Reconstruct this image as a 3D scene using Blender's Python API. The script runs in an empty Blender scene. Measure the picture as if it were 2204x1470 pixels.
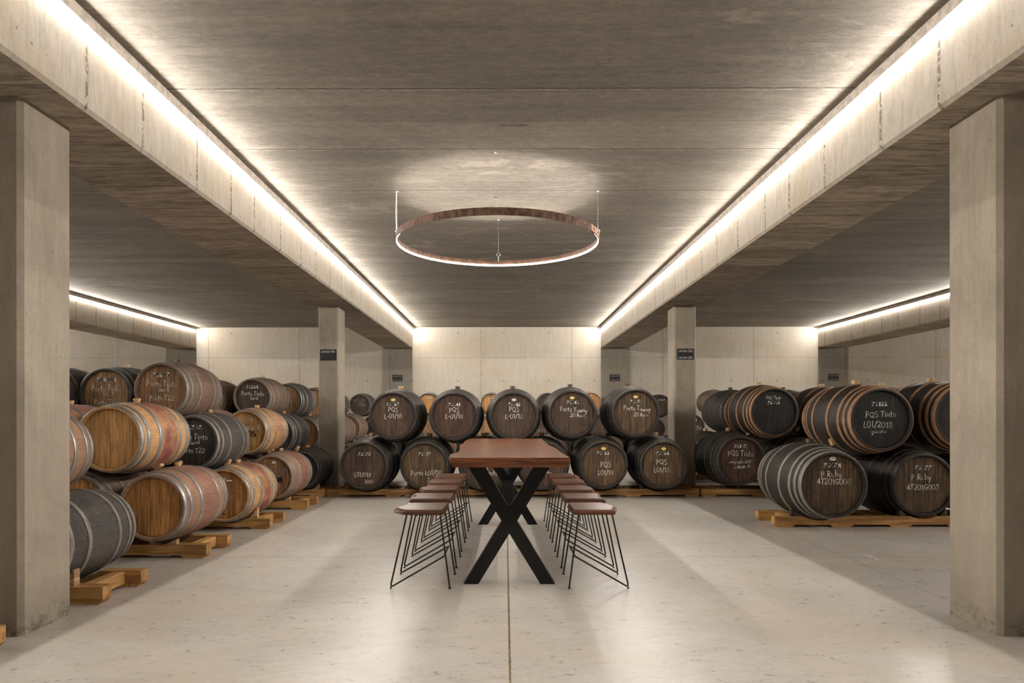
import bpy, math, random
from mathutils import Matrix, Vector

# ------------------------------------------------------------------ basics
S = bpy.context.scene
COL = S.collection
RND = random.Random(7)
PI = math.pi
H = 1.24                      # camera height
F, CX, HY = 1469.0, 1084.3, 893.7
YAW, ROLL = 0.002, -0.001

S.view_settings.view_transform = 'Standard'
S.view_settings.look = 'None'
S.view_settings.gamma = 1.0
S.view_settings.use_curve_mapping = False
S.view_settings.exposure = 0.0


def at(u, v, Y):
    """photo pixel + depth -> X, Z"""
    cr, sr = math.cos(ROLL), math.sin(ROLL)
    du, dv = u - CX, v - HY
    U, V = du * cr + dv * sr, -du * sr + dv * cr
    c, s = math.cos(YAW), math.sin(YAW)
    X = (U / F * Y * c - Y * s) / (c + s * U / F)
    d = -X * s + Y * c
    return X, H - V * d / F


# ------------------------------------------------------------------ nodes
class NT:
    def __init__(self, name):
        self.m = bpy.data.materials.new(name)
        self.m.use_nodes = True
        self.t = self.m.node_tree
        for n in list(self.t.nodes):
            self.t.nodes.remove(n)
        self.out = self.t.nodes.new('ShaderNodeOutputMaterial')
        self.b = self.t.nodes.new('ShaderNodeBsdfPrincipled')
        self.t.links.new(self.b.outputs[0], self.out.inputs[0])

    def n(self, typ, **kw):
        x = self.t.nodes.new('ShaderNode' + typ)
        for k, v in kw.items():
            setattr(x, k, v)
        return x

    def link(self, a, b):
        self.t.links.new(a, b)

    def put(self, sock, v):
        if isinstance(v, (int, float)):
            sock.default_value = v
        elif isinstance(v, tuple):
            sock.default_value = v if len(v) == 4 or sock.type == 'VECTOR' else (*v, 1)
        else:
            self.link(v, sock)

    def math(self, op, a, b=0.0, c=None, clamp=False):
        x = self.n('Math', operation=op)
        x.use_clamp = clamp
        self.put(x.inputs[0], a)
        self.put(x.inputs[1], b)
        if c is not None:
            self.put(x.inputs[2], c)
        return x.outputs[0]

    def coord(self, which='Object'):
        return self.n('TexCoord').outputs[which]

    def xyz(self, vec):
        s = self.n('SeparateXYZ')
        self.link(vec, s.inputs[0])
        return s.outputs

    def vec(self, x, y, z):
        c = self.n('CombineXYZ')
        for i, v in enumerate((x, y, z)):
            self.put(c.inputs[i], v)
        return c.outputs[0]

    def scale(self, vec, sc, off=None):
        m = self.n('Mapping')
        self.link(vec, m.inputs[0])
        m.inputs['Scale'].default_value = sc
        if off is not None:
            self.put(m.inputs['Location'], off)
        return m.outputs[0]

    def noise(self, vec, scale=5, detail=4, rough=0.55, dist=0.0):
        x = self.n('TexNoise')
        self.link(vec, x.inputs['Vector'])
        x.inputs['Scale'].default_value = scale
        x.inputs['Detail'].default_value = detail
        x.inputs['Roughness'].default_value = rough
        x.inputs['Distortion'].default_value = dist
        return x.outputs[0]

    def nz(self, *a, **k):
        """noise stretched to a fuller 0..1 range"""
        return self.rng(self.noise(*a, **k), 0.37, 0.63)

    def wn(self, v):
        x = self.n('TexWhiteNoise', noise_dimensions='1D')
        self.put(x.inputs['W'], v)
        return x.outputs[0]

    def ramp(self, fac, stops, interp='LINEAR'):
        r = self.n('ValToRGB')
        r.color_ramp.interpolation = interp
        e = r.color_ramp.elements
        while len(e) < len(stops):
            e.new(0.5)
        for i, (p, c) in enumerate(stops):
            e[i].position = p
            e[i].color = (c, c, c, 1) if isinstance(c, (int, float)) else (*c, 1)
        self.put(r.inputs[0], fac)
        return r.outputs[0]

    def rng(self, v, a, b, lo=0.0, hi=1.0):
        x = self.n('MapRange')
        self.put(x.inputs[0], v)
        for i, k in enumerate((a, b, lo, hi)):
            x.inputs[i + 1].default_value = k
        return x.outputs[0]

    def mix(self, fac, a, b, mode='MIX'):
        x = self.n('Mix', data_type='RGBA', blend_type=mode)
        self.put(x.inputs[0], fac)
        self.put(x.inputs[6], a)
        self.put(x.inputs[7], b)
        return x.outputs[2]

    def bump(self, h, strength=0.3, dist=0.01):
        b = self.n('Bump')
        b.inputs['Strength'].default_value = strength
        b.inputs['Distance'].default_value = dist
        self.link(h, b.inputs['Height'])
        self.link(b.outputs[0], self.b.inputs['Normal'])

    def line(self, v, pos, half):
        """1 near v == pos"""
        d = self.math('ABSOLUTE', self.math('SUBTRACT', v, pos))
        return self.math('LESS_THAN', d, half)

    def rep(self, v, pos, pitch, half):
        """1 near v == pos + k*pitch"""
        k = self.math('DIVIDE', self.math('SUBTRACT', v, pos), pitch)
        fr = self.math('SUBTRACT', k, self.math('ROUND', k))
        return self.math('LESS_THAN', self.math('ABSOLUTE', fr), half / pitch)

    def done(self, col, rough=0.7, metal=0.0, spec=0.5):
        self.put(self.b.inputs['Base Color'], col)
        self.put(self.b.inputs['Roughness'], rough)
        self.b.inputs['Metallic'].default_value = metal
        self.b.inputs['Specular IOR Level'].default_value = spec
        return self.m


def mul(c, k):
    return tuple(x * k for x in c)


def mat_ceiling(name, base, pitch=1.112):
    n = NT(name)
    p = n.coord('Object')
    x, y, z = n.xyz(p)
    big = n.nz(n.scale(p, (0.5, 0.8, 1)), 1.0, 6, 0.65, 0.8)
    streak = n.nz(n.scale(p, (0.5, 10.0, 1)), 1.3, 5, 0.55, 0.15)
    mott = n.nz(n.scale(p, (4.0, 11.0, 1)), 2.2, 8, 0.78, 0.5)
    grit = n.nz(n.scale(p, (30, 60, 1)), 1.0, 5, 0.75)
    col = n.ramp(mott, [(0.1, mul(base, 0.62)), (0.5, base), (0.95, mul(base, 1.42))])
    col = n.mix(0.4, col, n.ramp(streak, [(0.15, mul(base, 0.7)), (0.5, base), (0.9, mul(base, 1.25))]))
    col = n.mix(0.35, col, n.ramp(big, [(0.1, mul(base, 0.75)), (0.52, base), (0.9, mul(base, 1.45))]))
    col = n.mix(n.rng(grit, 0.62, 0.95, 0, 0.4), col, mul(base, 0.55))
    # pale laitance skin with crackled edges
    pat = n.noise(n.scale(p, (1.1, 2.6, 1)), 0.9, 12, 0.8, 1.0)
    zone = n.nz(n.scale(p, (0.35, 0.5, 1)), 1.0, 3, 0.5, 0.0)
    skin = n.math('MULTIPLY', n.rng(pat, 0.53, 0.6, 0, 0.8), n.rng(zone, 0.35, 0.7))
    col = n.mix(skin, col, mul(base, 1.5))
    scr = n.noise(n.scale(p, (7, 1.3, 1), None), 1.0, 5, 0.7, 2.5)
    col = n.mix(n.rng(scr, 0.7, 0.76, 0, 0.35), col, mul(base, 1.8))
    # boards
    k = n.math('FLOOR', n.math('DIVIDE', n.math('SUBTRACT', y, 4.89), pitch / 4))
    tone = n.rng(n.wn(k), 0, 1, 0.9, 1.1)
    col = n.mix(1.0, col, n.vec(tone, tone, tone), 'MULTIPLY')
    wob = n.math('ADD', y, n.rng(n.noise(n.scale(p, (6, 1, 1)), 3, 3), 0, 1, -0.006, 0.006))
    j = n.rep(wob, 4.89, pitch, 0.007)
    brk = n.noise(n.scale(p, (3, 1, 1)), 2.5, 4, 0.7)
    col = n.mix(n.math('MULTIPLY', j, n.rng(brk, 0.38, 0.52, 0.3, 0.95)), col, (0.045, 0.036, 0.028))
    jl = n.rep(wob, 4.91, pitch, 0.012)
    col = n.mix(n.math('MULTIPLY', jl, n.rng(brk, 0.45, 0.65, 0, 0.5)), col, (0.5, 0.45, 0.38))
    mk = n.math('MULTIPLY', n.line(x, 0.07, 0.115), n.line(n.math('ADD', y, n.rng(grit, 0, 1, -0.012, 0.012)), 5.51, 0.014))
    col = n.mix(n.math('MULTIPLY', mk, 0.7), col, (0.07, 0.06, 0.055))
    n.bump(n.math('ADD', mott, n.math('MULTIPLY', grit, 0.5)), 0.12, 0.008)
    return n.done(col, 0.85, 0, 0.25)


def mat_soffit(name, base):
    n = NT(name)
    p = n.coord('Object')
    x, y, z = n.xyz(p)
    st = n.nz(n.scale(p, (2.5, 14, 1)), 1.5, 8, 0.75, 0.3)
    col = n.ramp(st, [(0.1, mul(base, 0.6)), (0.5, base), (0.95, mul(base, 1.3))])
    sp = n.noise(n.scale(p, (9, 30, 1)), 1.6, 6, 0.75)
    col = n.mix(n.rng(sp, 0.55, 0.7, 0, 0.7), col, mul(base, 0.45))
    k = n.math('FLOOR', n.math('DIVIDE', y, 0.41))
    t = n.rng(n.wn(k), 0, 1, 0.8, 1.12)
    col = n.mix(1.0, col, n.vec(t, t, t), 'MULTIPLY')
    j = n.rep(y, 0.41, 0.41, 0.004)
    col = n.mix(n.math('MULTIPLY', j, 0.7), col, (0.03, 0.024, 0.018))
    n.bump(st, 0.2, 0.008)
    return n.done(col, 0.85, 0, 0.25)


def mat_beamface(name, base):
    n = NT(name)
    p = n.coord('Object')
    x, y, z = n.xyz(p)
    st = n.nz(n.scale(p, (1, 9, 1.6)), 2.4, 8, 0.72, 0.2)
    big = n.nz(p, 1.6, 7, 0.68, 0.5)
    grit = n.nz(p, 45, 4, 0.7)
    col = n.ramp(st, [(0.05, mul(base, 0.84)), (0.5, base), (0.95, mul(base, 1.1))])
    col = n.mix(n.rng(big, 0.4, 0.95, 0, 0.5), col, (base[0] * 0.93, base[1] * 0.82, base[2] * 0.66))
    col = n.mix(n.rng(grit, 0.7, 1.0, 0, 0.3), col, mul(base, 0.6))
    # seams of bug-holes every 0.7 m
    kk = n.math('DIVIDE', n.math('SUBTRACT', y, 3.99), 0.693)
    ki = n.math('ROUND', kk)
    off = n.rng(n.wn(ki), 0, 1, -0.08, 0.08)
    d = n.math('ABSOLUTE', n.math('SUBTRACT', n.math('MULTIPLY', n.math('SUBTRACT', kk, ki), 0.693), off))
    pits = n.noise(n.scale(p, (1, 40, 40)), 1.0, 2, 0.5)
    m = n.math('MULTIPLY', n.rng(d, 0.022, 0.006), n.rng(pits, 0.46, 0.52))
    vor = n.n('TexVoronoi')
    n.link(n.scale(p, (0.01, 9, 9)), vor.inputs['Vector'])
    vor.inputs['Scale'].default_value = 1.0
    vr = n.n('SeparateColor')
    n.link(vor.outputs['Color'], vr.inputs[0])
    dots = n.math('MULTIPLY', n.math('LESS_THAN', vor.outputs['Distance'], n.rng(vr.outputs[1], 0, 1, 0.01, 0.085)), n.math('GREATER_THAN', vr.outputs[0], 0.55))
    m = n.math('MAXIMUM', m, n.math('MULTIPLY', dots, 0.75))
    col = n.mix(n.math('MULTIPLY', m, 0.85), col, (0.085, 0.07, 0.05))
    tan = n.math('MULTIPLY', n.rng(d, 0.07, 0.02), n.rng(n.wn(n.math('ADD', ki, 31.7)), 0.45, 0.9, 0, 0.6))
    tan = n.math('MULTIPLY', tan, big)
    col = n.mix(tan, col, (0.36, 0.26, 0.16))
    n.bump(n.math('SUBTRACT', st, n.math('MULTIPLY', m, 2)), 0.25, 0.006)
    return n.done(col, 0.8, 0, 0.25)


def mat_wall(name, base, xs, pitch, zj):
    n = NT(name)
    p = n.coord('Object')
    x, y, z = n.xyz(p)
    st = n.nz(n.scale(p, (14, 14, 1.4)), 1.6, 7, 0.7, 0.2)
    big = n.nz(n.scale(p, (0.6, 0.6, 0.9)), 1.3, 7, 0.68, 0.6)
    col = n.ramp(st, [(0.05, mul(base, 0.93)), (0.5, base), (0.95, mul(base, 1.05))])
    col = n.mix(n.rng(big, 0.35, 0.95, 0, 0.55), col, (base[0] * 0.92, base[1] * 0.83, base[2] * 0.7))
    sp = n.noise(p, 14, 6, 0.78)
    col = n.mix(n.rng(sp, 0.6, 0.72, 0, 0.35), col, mul(base, 0.5))
    jv = n.rep(x, xs, pitch, 0.010)
    jh = n.line(z, zj, 0.006)
    jf = n.noise(p, 4, 4, 0.7)
    m = n.math('MULTIPLY', n.math('MAXIMUM', jv, jh), n.rng(jf, 0.32, 0.6, 0.15, 0.6))
    col = n.mix(m, col, mul(base, 0.35))
    smear = n.math('MULTIPLY', n.rep(x, xs + 0.04, pitch, 0.09), n.rng(sp, 0.5, 0.62, 0, 0.35))
    col = n.mix(smear, col, mul(base, 0.45))
    # formwork tie holes
    kx = n.math('DIVIDE', n.math('SUBTRACT', x, xs + pitch * 0.25), pitch * 0.5)
    fx = n.math('MULTIPLY', n.math('SUBTRACT', kx, n.math('ROUND', kx)), pitch * 0.5)
    kz = n.math('DIVIDE', n.math('SUBTRACT', z, 2.15), 1.27)
    fz = n.math('MULTIPLY', n.math('SUBTRACT', kz, n.math('ROUND', kz)), 1.27)
    r = n.math('SQRT', n.math('ADD', n.math('MULTIPLY', fx, fx), n.math('MULTIPLY', fz, fz)))
    col = n.mix(n.math('MULTIPLY', n.math('LESS_THAN', r, 0.022), 0.6), col, mul(base, 0.25))
    n.bump(st, 0.08, 0.006)
    return n.done(col, 0.85, 0, 0.2)


def mat_column(name, base):
    n = NT(name)
    p = n.coord('Object')
    x, y, z = n.xyz(p)
    big = n.nz(n.scale(p, (1, 1, 0.7)), 2.4, 8, 0.7, 0.7)
    st = n.nz(n.scale(p, (12, 12, 1.0)), 2.0, 8, 0.72, 0.5)
    col = n.ramp(big, [(0.05, mul(base, 0.8)), (0.5, base), (0.95, mul(base, 1.16))])
    col = n.mix(0.3, col, n.ramp(st, [(0.1, mul(base, 0.78)), (0.9, mul(base, 1.18))]))
    grit = n.nz(p, 40, 4, 0.75)
    col = n.mix(n.rng(grit, 0.65, 1.0, 0, 0.35), col, mul(base, 0.65))
    # damp tide mark with drips near the foot
    edge = n.math('ADD', z, n.rng(n.noise(n.scale(p, (14, 14, 0.2)), 2, 3), 0.2, 0.8, -0.22, 0.22))
    col = n.mix(n.rng(edge, 1.34, 1.22, 0, 0.3), col, mul(base, 0.68))
    dirt = n.noise(p, 12, 7, 0.75)
    m = n.math('MULTIPLY', n.rng(z, 0.16, 0.0), n.rng(dirt, 0.46, 0.6))
    col = n.mix(n.math('MULTIPLY', m, 0.8), col, (0.07, 0.05, 0.035))
    pit = n.noise(p, 30, 3, 0.6)
    col = n.mix(n.rng(pit, 0.7, 0.75, 0, 0.6), col, (0.08, 0.065, 0.05))
    n.bump(big, 0.2, 0.01)
    return n.done(col, 0.8, 0, 0.3)


def mat_floor(name, base):
    n = NT(name)
    p = n.coord('Object')
    x, y, z = n.xyz(p)
    big = n.nz(n.scale(p, (0.6, 0.8, 1)), 1.2, 8, 0.68, 0.8)
    med = n.nz(n.scale(p, (3.5, 7.0, 1)), 1.5, 9, 0.74, 0.5)
    fine = n.nz(n.scale(p, (16, 26, 1)), 1.4, 6, 0.75, 0.8)
    col = n.ramp(med, [(0.0, mul(base, 0.7)), (0.5, base), (1.0, mul(base, 1.2))])
    col = n.mix(0.5, col, n.ramp(big, [(0.0, mul(base, 0.62)), (0.5, base), (1.0, mul(base, 1.32))]))
    col = n.mix(0.35, col, n.ramp(fine, [(0.0, mul(base, 0.62)), (0.5, base), (1.0, mul(base, 1.25))]))
    warm = n.nz(p, 0.8, 5, 0.65, 0.4)
    col = n.mix(n.rng(warm, 0.5, 1.0, 0, 0.45), col, (base[0] * 1.04, base[1] * 0.94, base[2] * 0.8))
    sc = n.noise(n.scale(p, (6, 16, 1)), 1.6, 4, 0.7, 2.0)
    col = n.mix(n.rng(sc, 0.71, 0.77, 0, 0.3), col, mul(base, 0.6))
    wob = n.math('ADD', x, n.rng(n.noise(n.scale(p, (1, 9, 1)), 4, 3), 0.2, 0.8, -0.004, 0.004))
    jc = n.line(wob, 0.022, 0.006)
    fill = n.noise(n.scale(p, (1, 12, 1)), 5, 2)
    col = n.mix(jc, col, n.ramp(fill, [(0.42, (0.05, 0.035, 0.022)), (0.55, (0.3, 0.22, 0.13)), (0.66, (0.07, 0.05, 0.03))]))
    jj = n.math('MAXIMUM', n.line(y, 5.98, 0.006), n.line(x, 2.965, 0.004))
    col = n.mix(n.math('MULTIPLY', jj, 0.7), col, (0.1, 0.08, 0.06))
    jw = n.line(x, -2.868, 0.004)
    col = n.mix(n.math('MULTIPLY', jw, 0.6), col, (0.72, 0.68, 0.62))
    rough = n.math('ADD', n.rng(fine, 0.0, 1.0, 0.27, 0.34), n.rng(med, 0.0, 1.0, -0.015, 0.03))
    n.bump(n.math('ADD', med, n.math('MULTIPLY', fine, 0.4)), 0.035, 0.006)
    return n.done(col, rough, 0, 0.5)


def mat_stave(name, base, dark, stain=None, stain_amt=0.0, grime=0.3, rough=0.7, pale=None):
    """barrel staves: local Y is the axis"""
    n = NT(name)
    p = n.coord('Object')
    x, y, z = n.xyz(p)
    rnd = n.n('ObjectInfo').outputs['Random']
    off = n.math('MULTIPLY', rnd, 37.0)
    a = n.math('MULTIPLY', n.math('ARCTAN2', x, z), 26 / (2 * PI))
    k = n.math('FLOOR', n.math('ADD', a, 0.5))
    fr = n.math('ABSOLUTE', n.math('SUBTRACT', a, n.math('ROUND', a)))
    pv = n.vec(n.math('ADD', x, off), y, z)
    gr = n.nz(n.vec(n.math('ADD', n.math('MULTIPLY', a, 1.3), off), n.math('MULTIPLY', y, 1.6), 0.0), 7, 8, 0.75, 0.3)
    big = n.nz(pv, 2.6, 6, 0.65, 0.6)
    col = n.ramp(gr, [(0.0, mul(dark, 1.15)), (0.45, base), (1.0, mul(base, 1.18))])
    t = n.rng(n.wn(n.math('ADD', k, off)), 0, 1, 0.82, 1.15)
    col = n.mix(1.0, col, n.vec(t, t, t), 'MULTIPLY')
    col = n.mix(n.rng(big, 0.5, 0.95, 0, grime), col, dark)
    if stain:
        sm = n.math('MULTIPLY', n.rng(n.math('ABSOLUTE', y), 0.17, 0.1), n.rng(n.noise(n.scale(pv, (2, 2, 2)), 1.6, 5, 0.6), 0.3, 0.55))
        col = n.mix(n.math('MULTIPLY', sm, stain_amt), col, stain)
    if pale:
        sp = n.noise(pv, 7, 7, 0.75, 0.5)
        col = n.mix(n.rng(sp, 0.56, 0.7, 0, 0.6), col, pale)
    seam = n.math('GREATER_THAN', fr, 0.475)
    col = n.mix(n.math('MULTIPLY', seam, 0.5), col, mul(dark, 0.4))
    n.bump(n.math('SUBTRACT', gr, seam), 0.25, 0.004)
    return n.done(col, rough, 0, 0.35)


def mat_head(name, base, dark, grime=0.4, rough=0.65, pale=None):
    """barrel head boards: local X across, Z up"""
    n = NT(name)
    p = n.coord('Object')
    x, y, z = n.xyz(p)
    rnd = n.n('ObjectInfo').outputs['Random']
    off = n.math('MULTIPLY', rnd, 53.0)
    bx = n.math('DIVIDE', n.math('ADD', x, n.math('MULTIPLY', rnd, 0.05)), 0.083)
    k = n.math('FLOOR', bx)
    fr = n.math('ABSOLUTE', n.math('SUBTRACT', bx, n.math('ROUND', bx)))
    pv = n.vec(n.math('ADD', x, off), n.math('MULTIPLY', k, 3.1), z)
    gr = n.nz(n.scale(pv, (16, 1, 0.9)), 3.2, 8, 0.72, 0.25)
    big = n.nz(pv, 4.0, 6, 0.65, 0.5)
    col = n.ramp(gr, [(0.25, dark), (0.5, base), (0.78, mul(base, 1.28))])
    t = n.rng(n.wn(n.math('ADD', k, off)), 0, 1, 0.72, 1.2)
    col = n.mix(1.0, col, n.vec(t, t, t), 'MULTIPLY')
    col = n.mix(n.rng(big, 0.45, 0.9, 0, grime), col, dark)
    if pale:
        sp = n.noise(n.scale(pv, (9, 1, 2.0)), 1.2, 6, 0.7, 0.4)
        col = n.mix(n.rng(sp, 0.58, 0.72, 0, 0.55), col, pale)
    seam = n.math('LESS_THAN', fr, 0.022)
    col = n.mix(n.math('MULTIPLY', seam, 0.6), col, mul(dark, 0.35))
    n.bump(n.math('SUBTRACT', gr, seam), 0.25, 0.003)
    return n.done(col, rough, 0, 0.3)


def mat_metal(name, base, dark, rough=0.45, metal=0.7, amt=0.5):
    n = NT(name)
    p = n.coord('Object')
    off = n.math('MULTIPLY', n.n('ObjectInfo').outputs['Random'], 20)
    x, y, z = n.xyz(p)
    g = n.nz(n.vec(n.math('ADD', x, off), n.math('MULTIPLY', y, 6), z), 9, 6, 0.7, 0.4)
    col = n.mix(n.rng(g, 0.42, 0.66, 0, amt), base, dark)
    return n.done(col, n.rng(g, 0.3, 0.7, rough, rough + 0.2), metal, 0.5)


def mat_wood(name, base, dark, axis=0, rough=0.5, scale=1.0, rings=False, spec=0.4):
    n = NT(name)
    p = n.coord('Object')
    off = n.math('MULTIPLY', n.n('ObjectInfo').outputs['Random'], 11.0)
    x, y, z = n.xyz(p)
    pv = n.vec(n.math('ADD', x, off), y, z)
    sc = [9 * scale] * 3
    sc[axis] = 0.7 * scale
    g = n.nz(n.scale(pv, tuple(sc)), 2.0, 6, 0.62, 0.5)
    col = n.ramp(g, [(0.25, dark), (0.5, base), (0.78, mul(base, 1.25))])
    big = n.nz(pv, 2.0, 4, 0.6)
    col = n.mix(n.rng(big, 0.45, 0.75, 0, 0.35), col, dark)
    kn = n.noise(n.scale(pv, (6, 6, 6)), 1.6, 1)
    col = n.mix(n.rng(kn, 0.79, 0.83, 0, 0.7), col, mul(dark, 0.4))
    if rings:
        w = n.n('TexWave', wave_type='RINGS', rings_direction='Y')
        w.inputs['Scale'].default_value = 16
        w.inputs['Distortion'].default_value = 2.2
        w.inputs['Detail'].default_value = 2
        n.link(n.scale(p, (0.55, 0.02, 1.6), (0.0, 0.0, -1.0)), w.inputs['Vector'])
        col = n.mix(n.rng(w.outputs[1], 0.55, 0.95, 0, 0.28), col, mul(dark, 0.75))
    n.bump(g, 0.03, 0.002)
    return n.done(col, rough, 0, spec)


def mat_flat(name, c, rough=0.6, metal=0.0, var=0.15, spec=0.4):
    n = NT(name)
    g = n.nz(n.coord('Object'), 18, 4, 0.6)
    col = n.ramp(g, [(0.3, mul(c, 1 - var)), (0.7, mul(c, 1 + var))])
    return n.done(col, rough, metal, spec)


def mat_emit(name, c, s):
    n = NT(name)
    e = n.n('Emission')
    e.inputs[0].default_value = (*c, 1)
    e.inputs[1].default_value = s
    n.link(e.outputs[0], n.out.inputs[0])
    n.t.nodes.remove(n.b)
    return n.m


M = {}
M['ceiling'] = mat_ceiling('cast_ceiling_concrete', (0.225, 0.198, 0.165))
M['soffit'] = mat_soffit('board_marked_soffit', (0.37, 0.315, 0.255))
M['beam'] = mat_beamface('beam_face_concrete', (0.48, 0.435, 0.365))
M['wall'] = mat_wall('pale_wall_concrete', (0.44, 0.40, 0.338), -0.64, 2.415, 2.77)
M['pier'] = mat_wall('grey_pier_concrete', (0.25, 0.225, 0.19), -0.64, 2.415, 2.77)
M['column'] = mat_column('column_concrete', (0.31, 0.265, 0.21))
M['floor'] = mat_floor('polished_floor_concrete', (0.43, 0.40, 0.36))
LAMP = (1.0, 0.935, 0.86)
M['led'] = mat_emit('led_strip_light', LAMP, 330.0)
M['ringled'] = mat_emit('ring_led_light', LAMP, 160.0)
M['housing'] = mat_flat('light_profile', (0.6, 0.54, 0.47), 0.6)
# barrels
M['s_oak'] = mat_stave('oak_staves', (0.45, 0.255, 0.12), (0.27, 0.14, 0.065), (0.22, 0.05, 0.05), 0.25, 0.35)
M['s_oakred'] = mat_stave('oak_staves_wine_stained', (0.47, 0.275, 0.125), (0.3, 0.165, 0.075), (0.17, 0.035, 0.04), 0.92, 0.3)
M['s_pink'] = mat_stave('rosy_oak_staves', (0.31, 0.175, 0.105), (0.18, 0.092, 0.062), (0.19, 0.065, 0.06), 0.55, 0.45)
M['s_brown'] = mat_stave('brown_oak_staves', (0.16, 0.105, 0.07), (0.075, 0.047, 0.034), (0.13, 0.045, 0.045), 0.35, 0.55, pale=(0.23, 0.185, 0.145))
M['s_grey'] = mat_stave('grey_staves', (0.062, 0.053, 0.047), (0.028, 0.023, 0.021), None, 0, 0.5, 0.75, (0.12, 0.107, 0.095))
M['s_dark'] = mat_stave('dark_cask_staves', (0.022, 0.017, 0.0135), (0.009, 0.0065, 0.0055), None, 0, 0.5, 0.6, (0.085, 0.074, 0.06))
M['s_black'] = mat_stave('blackened_cask_staves', (0.02, 0.0135, 0.0105), (0.008, 0.0055, 0.0045), None, 0, 0.5, 0.5, (0.06, 0.048, 0.038))
M['h_gold'] = mat_head('golden_oak_head', (0.44, 0.25, 0.095), (0.28, 0.15, 0.055), 0.3)
M['h_orange'] = mat_head('orange_oak_head', (0.42, 0.21, 0.07), (0.26, 0.12, 0.038), 0.3)
M['h_brown'] = mat_head('brown_oak_head', (0.27, 0.152, 0.072), (0.135, 0.072, 0.034), 0.45)
M['h_dark'] = mat_head('dark_oak_head', (0.062, 0.038, 0.024), (0.026, 0.016, 0.011), 0.5)
M['h_red'] = mat_head('reddish_dark_head', (0.07, 0.035, 0.022), (0.028, 0.0145, 0.01), 0.5)
M['h_amber'] = mat_head('amber_dark_head', (0.09, 0.055, 0.028), (0.032, 0.02, 0.012), 0.55)
M['h_black'] = mat_head('blackened_head', (0.018, 0.015, 0.0135), (0.007, 0.006, 0.0055), 0.5, 0.45, (0.1, 0.096, 0.09))
M['h_char'] = mat_head('charcoal_head', (0.032, 0.026, 0.022), (0.015, 0.012, 0.01), 0.5)
M['m_zinc'] = mat_metal('galvanised_hoop', (0.36, 0.37, 0.37), (0.16, 0.15, 0.14), 0.38, 0.75)
M['m_dull'] = mat_metal('dull_grey_hoop', (0.24, 0.22, 0.195), (0.1, 0.085, 0.07), 0.55, 0.4)
M['m_rust'] = mat_metal('rusty_tan_hoop', (0.3, 0.165, 0.085), (0.11, 0.055, 0.03), 0.65, 0.15)
M['m_dark'] = mat_metal('dark_hoop', (0.075, 0.064, 0.053), (0.02, 0.016, 0.013), 0.5, 0.4, 0.85)
M['cork'] = mat_flat('pale_bung_wood', (0.5, 0.33, 0.16))
M['bungdark'] = mat_flat('dark_bung', (0.075, 0.05, 0.035))
M['chalk'] = mat_flat('white_chalk', (0.72, 0.7, 0.66), 0.9)
M['chalkdim'] = mat_flat('faint_chalk', (0.34, 0.31, 0.27), 0.9)
M['paint'] = mat_flat('white_stencil_paint', (0.85, 0.82, 0.76), 0.7)
M['burn'] = mat_flat('burnt_print', (0.05, 0.03, 0.018), 0.8)
M['yellow'] = mat_flat('yellow_label_paper', (0.72, 0.55, 0.12), 0.6)
M['cream'] = mat_flat('cream_label_paper', (0.66, 0.62, 0.5), 0.6)
M['paper'] = mat_flat('white_sticker_paper', (0.72, 0.73, 0.74), 0.6)
M['pine'] = mat_wood('pine_rail_x', (0.42, 0.235, 0.08), (0.27, 0.135, 0.042), 0, 0.6)
M['pine_y'] = mat_wood('pine_block_y', (0.44, 0.25, 0.09), (0.29, 0.15, 0.05), 1, 0.6)
M['chock'] = mat_wood('chock_wood', (0.5, 0.32, 0.17), (0.3, 0.18, 0.09), 1, 0.7)
M['chockdark'] = mat_wood('dark_chock_wood', (0.07, 0.05, 0.035), (0.03, 0.02, 0.015), 1, 0.7)
M['top'] = mat_wood('table_walnut', (0.135, 0.045, 0.017), (0.07, 0.022, 0.009), 0, 0.27, 0.8, True, 0.45)
M['seat'] = mat_wood('seat_walnut', (0.105, 0.042, 0.021), (0.055, 0.021, 0.011), 0, 0.3, 1.0, False, 0.5)
M['black'] = mat_flat('black_painted_steel', (0.007, 0.007, 0.007), 0.5, 0.0, 0.1, 0.25)
M['rod'] = mat_flat('black_steel_rod', (0.014, 0.013, 0.012), 0.45, 0.3, 0.1)
M['rust'] = mat_metal('rusty_iron_band', (0.085, 0.038, 0.018), (0.036, 0.019, 0.012), 0.75, 0.1, 0.9)
M['steel'] = mat_flat('plain_steel', (0.3, 0.29, 0.28), 0.4, 0.8)
M['cable'] = mat_flat('white_cable', (0.75, 0.73, 0.7), 0.5)
M['slate'] = mat_flat('chalkboard_slate', (0.018, 0.018, 0.02), 0.7)


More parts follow.
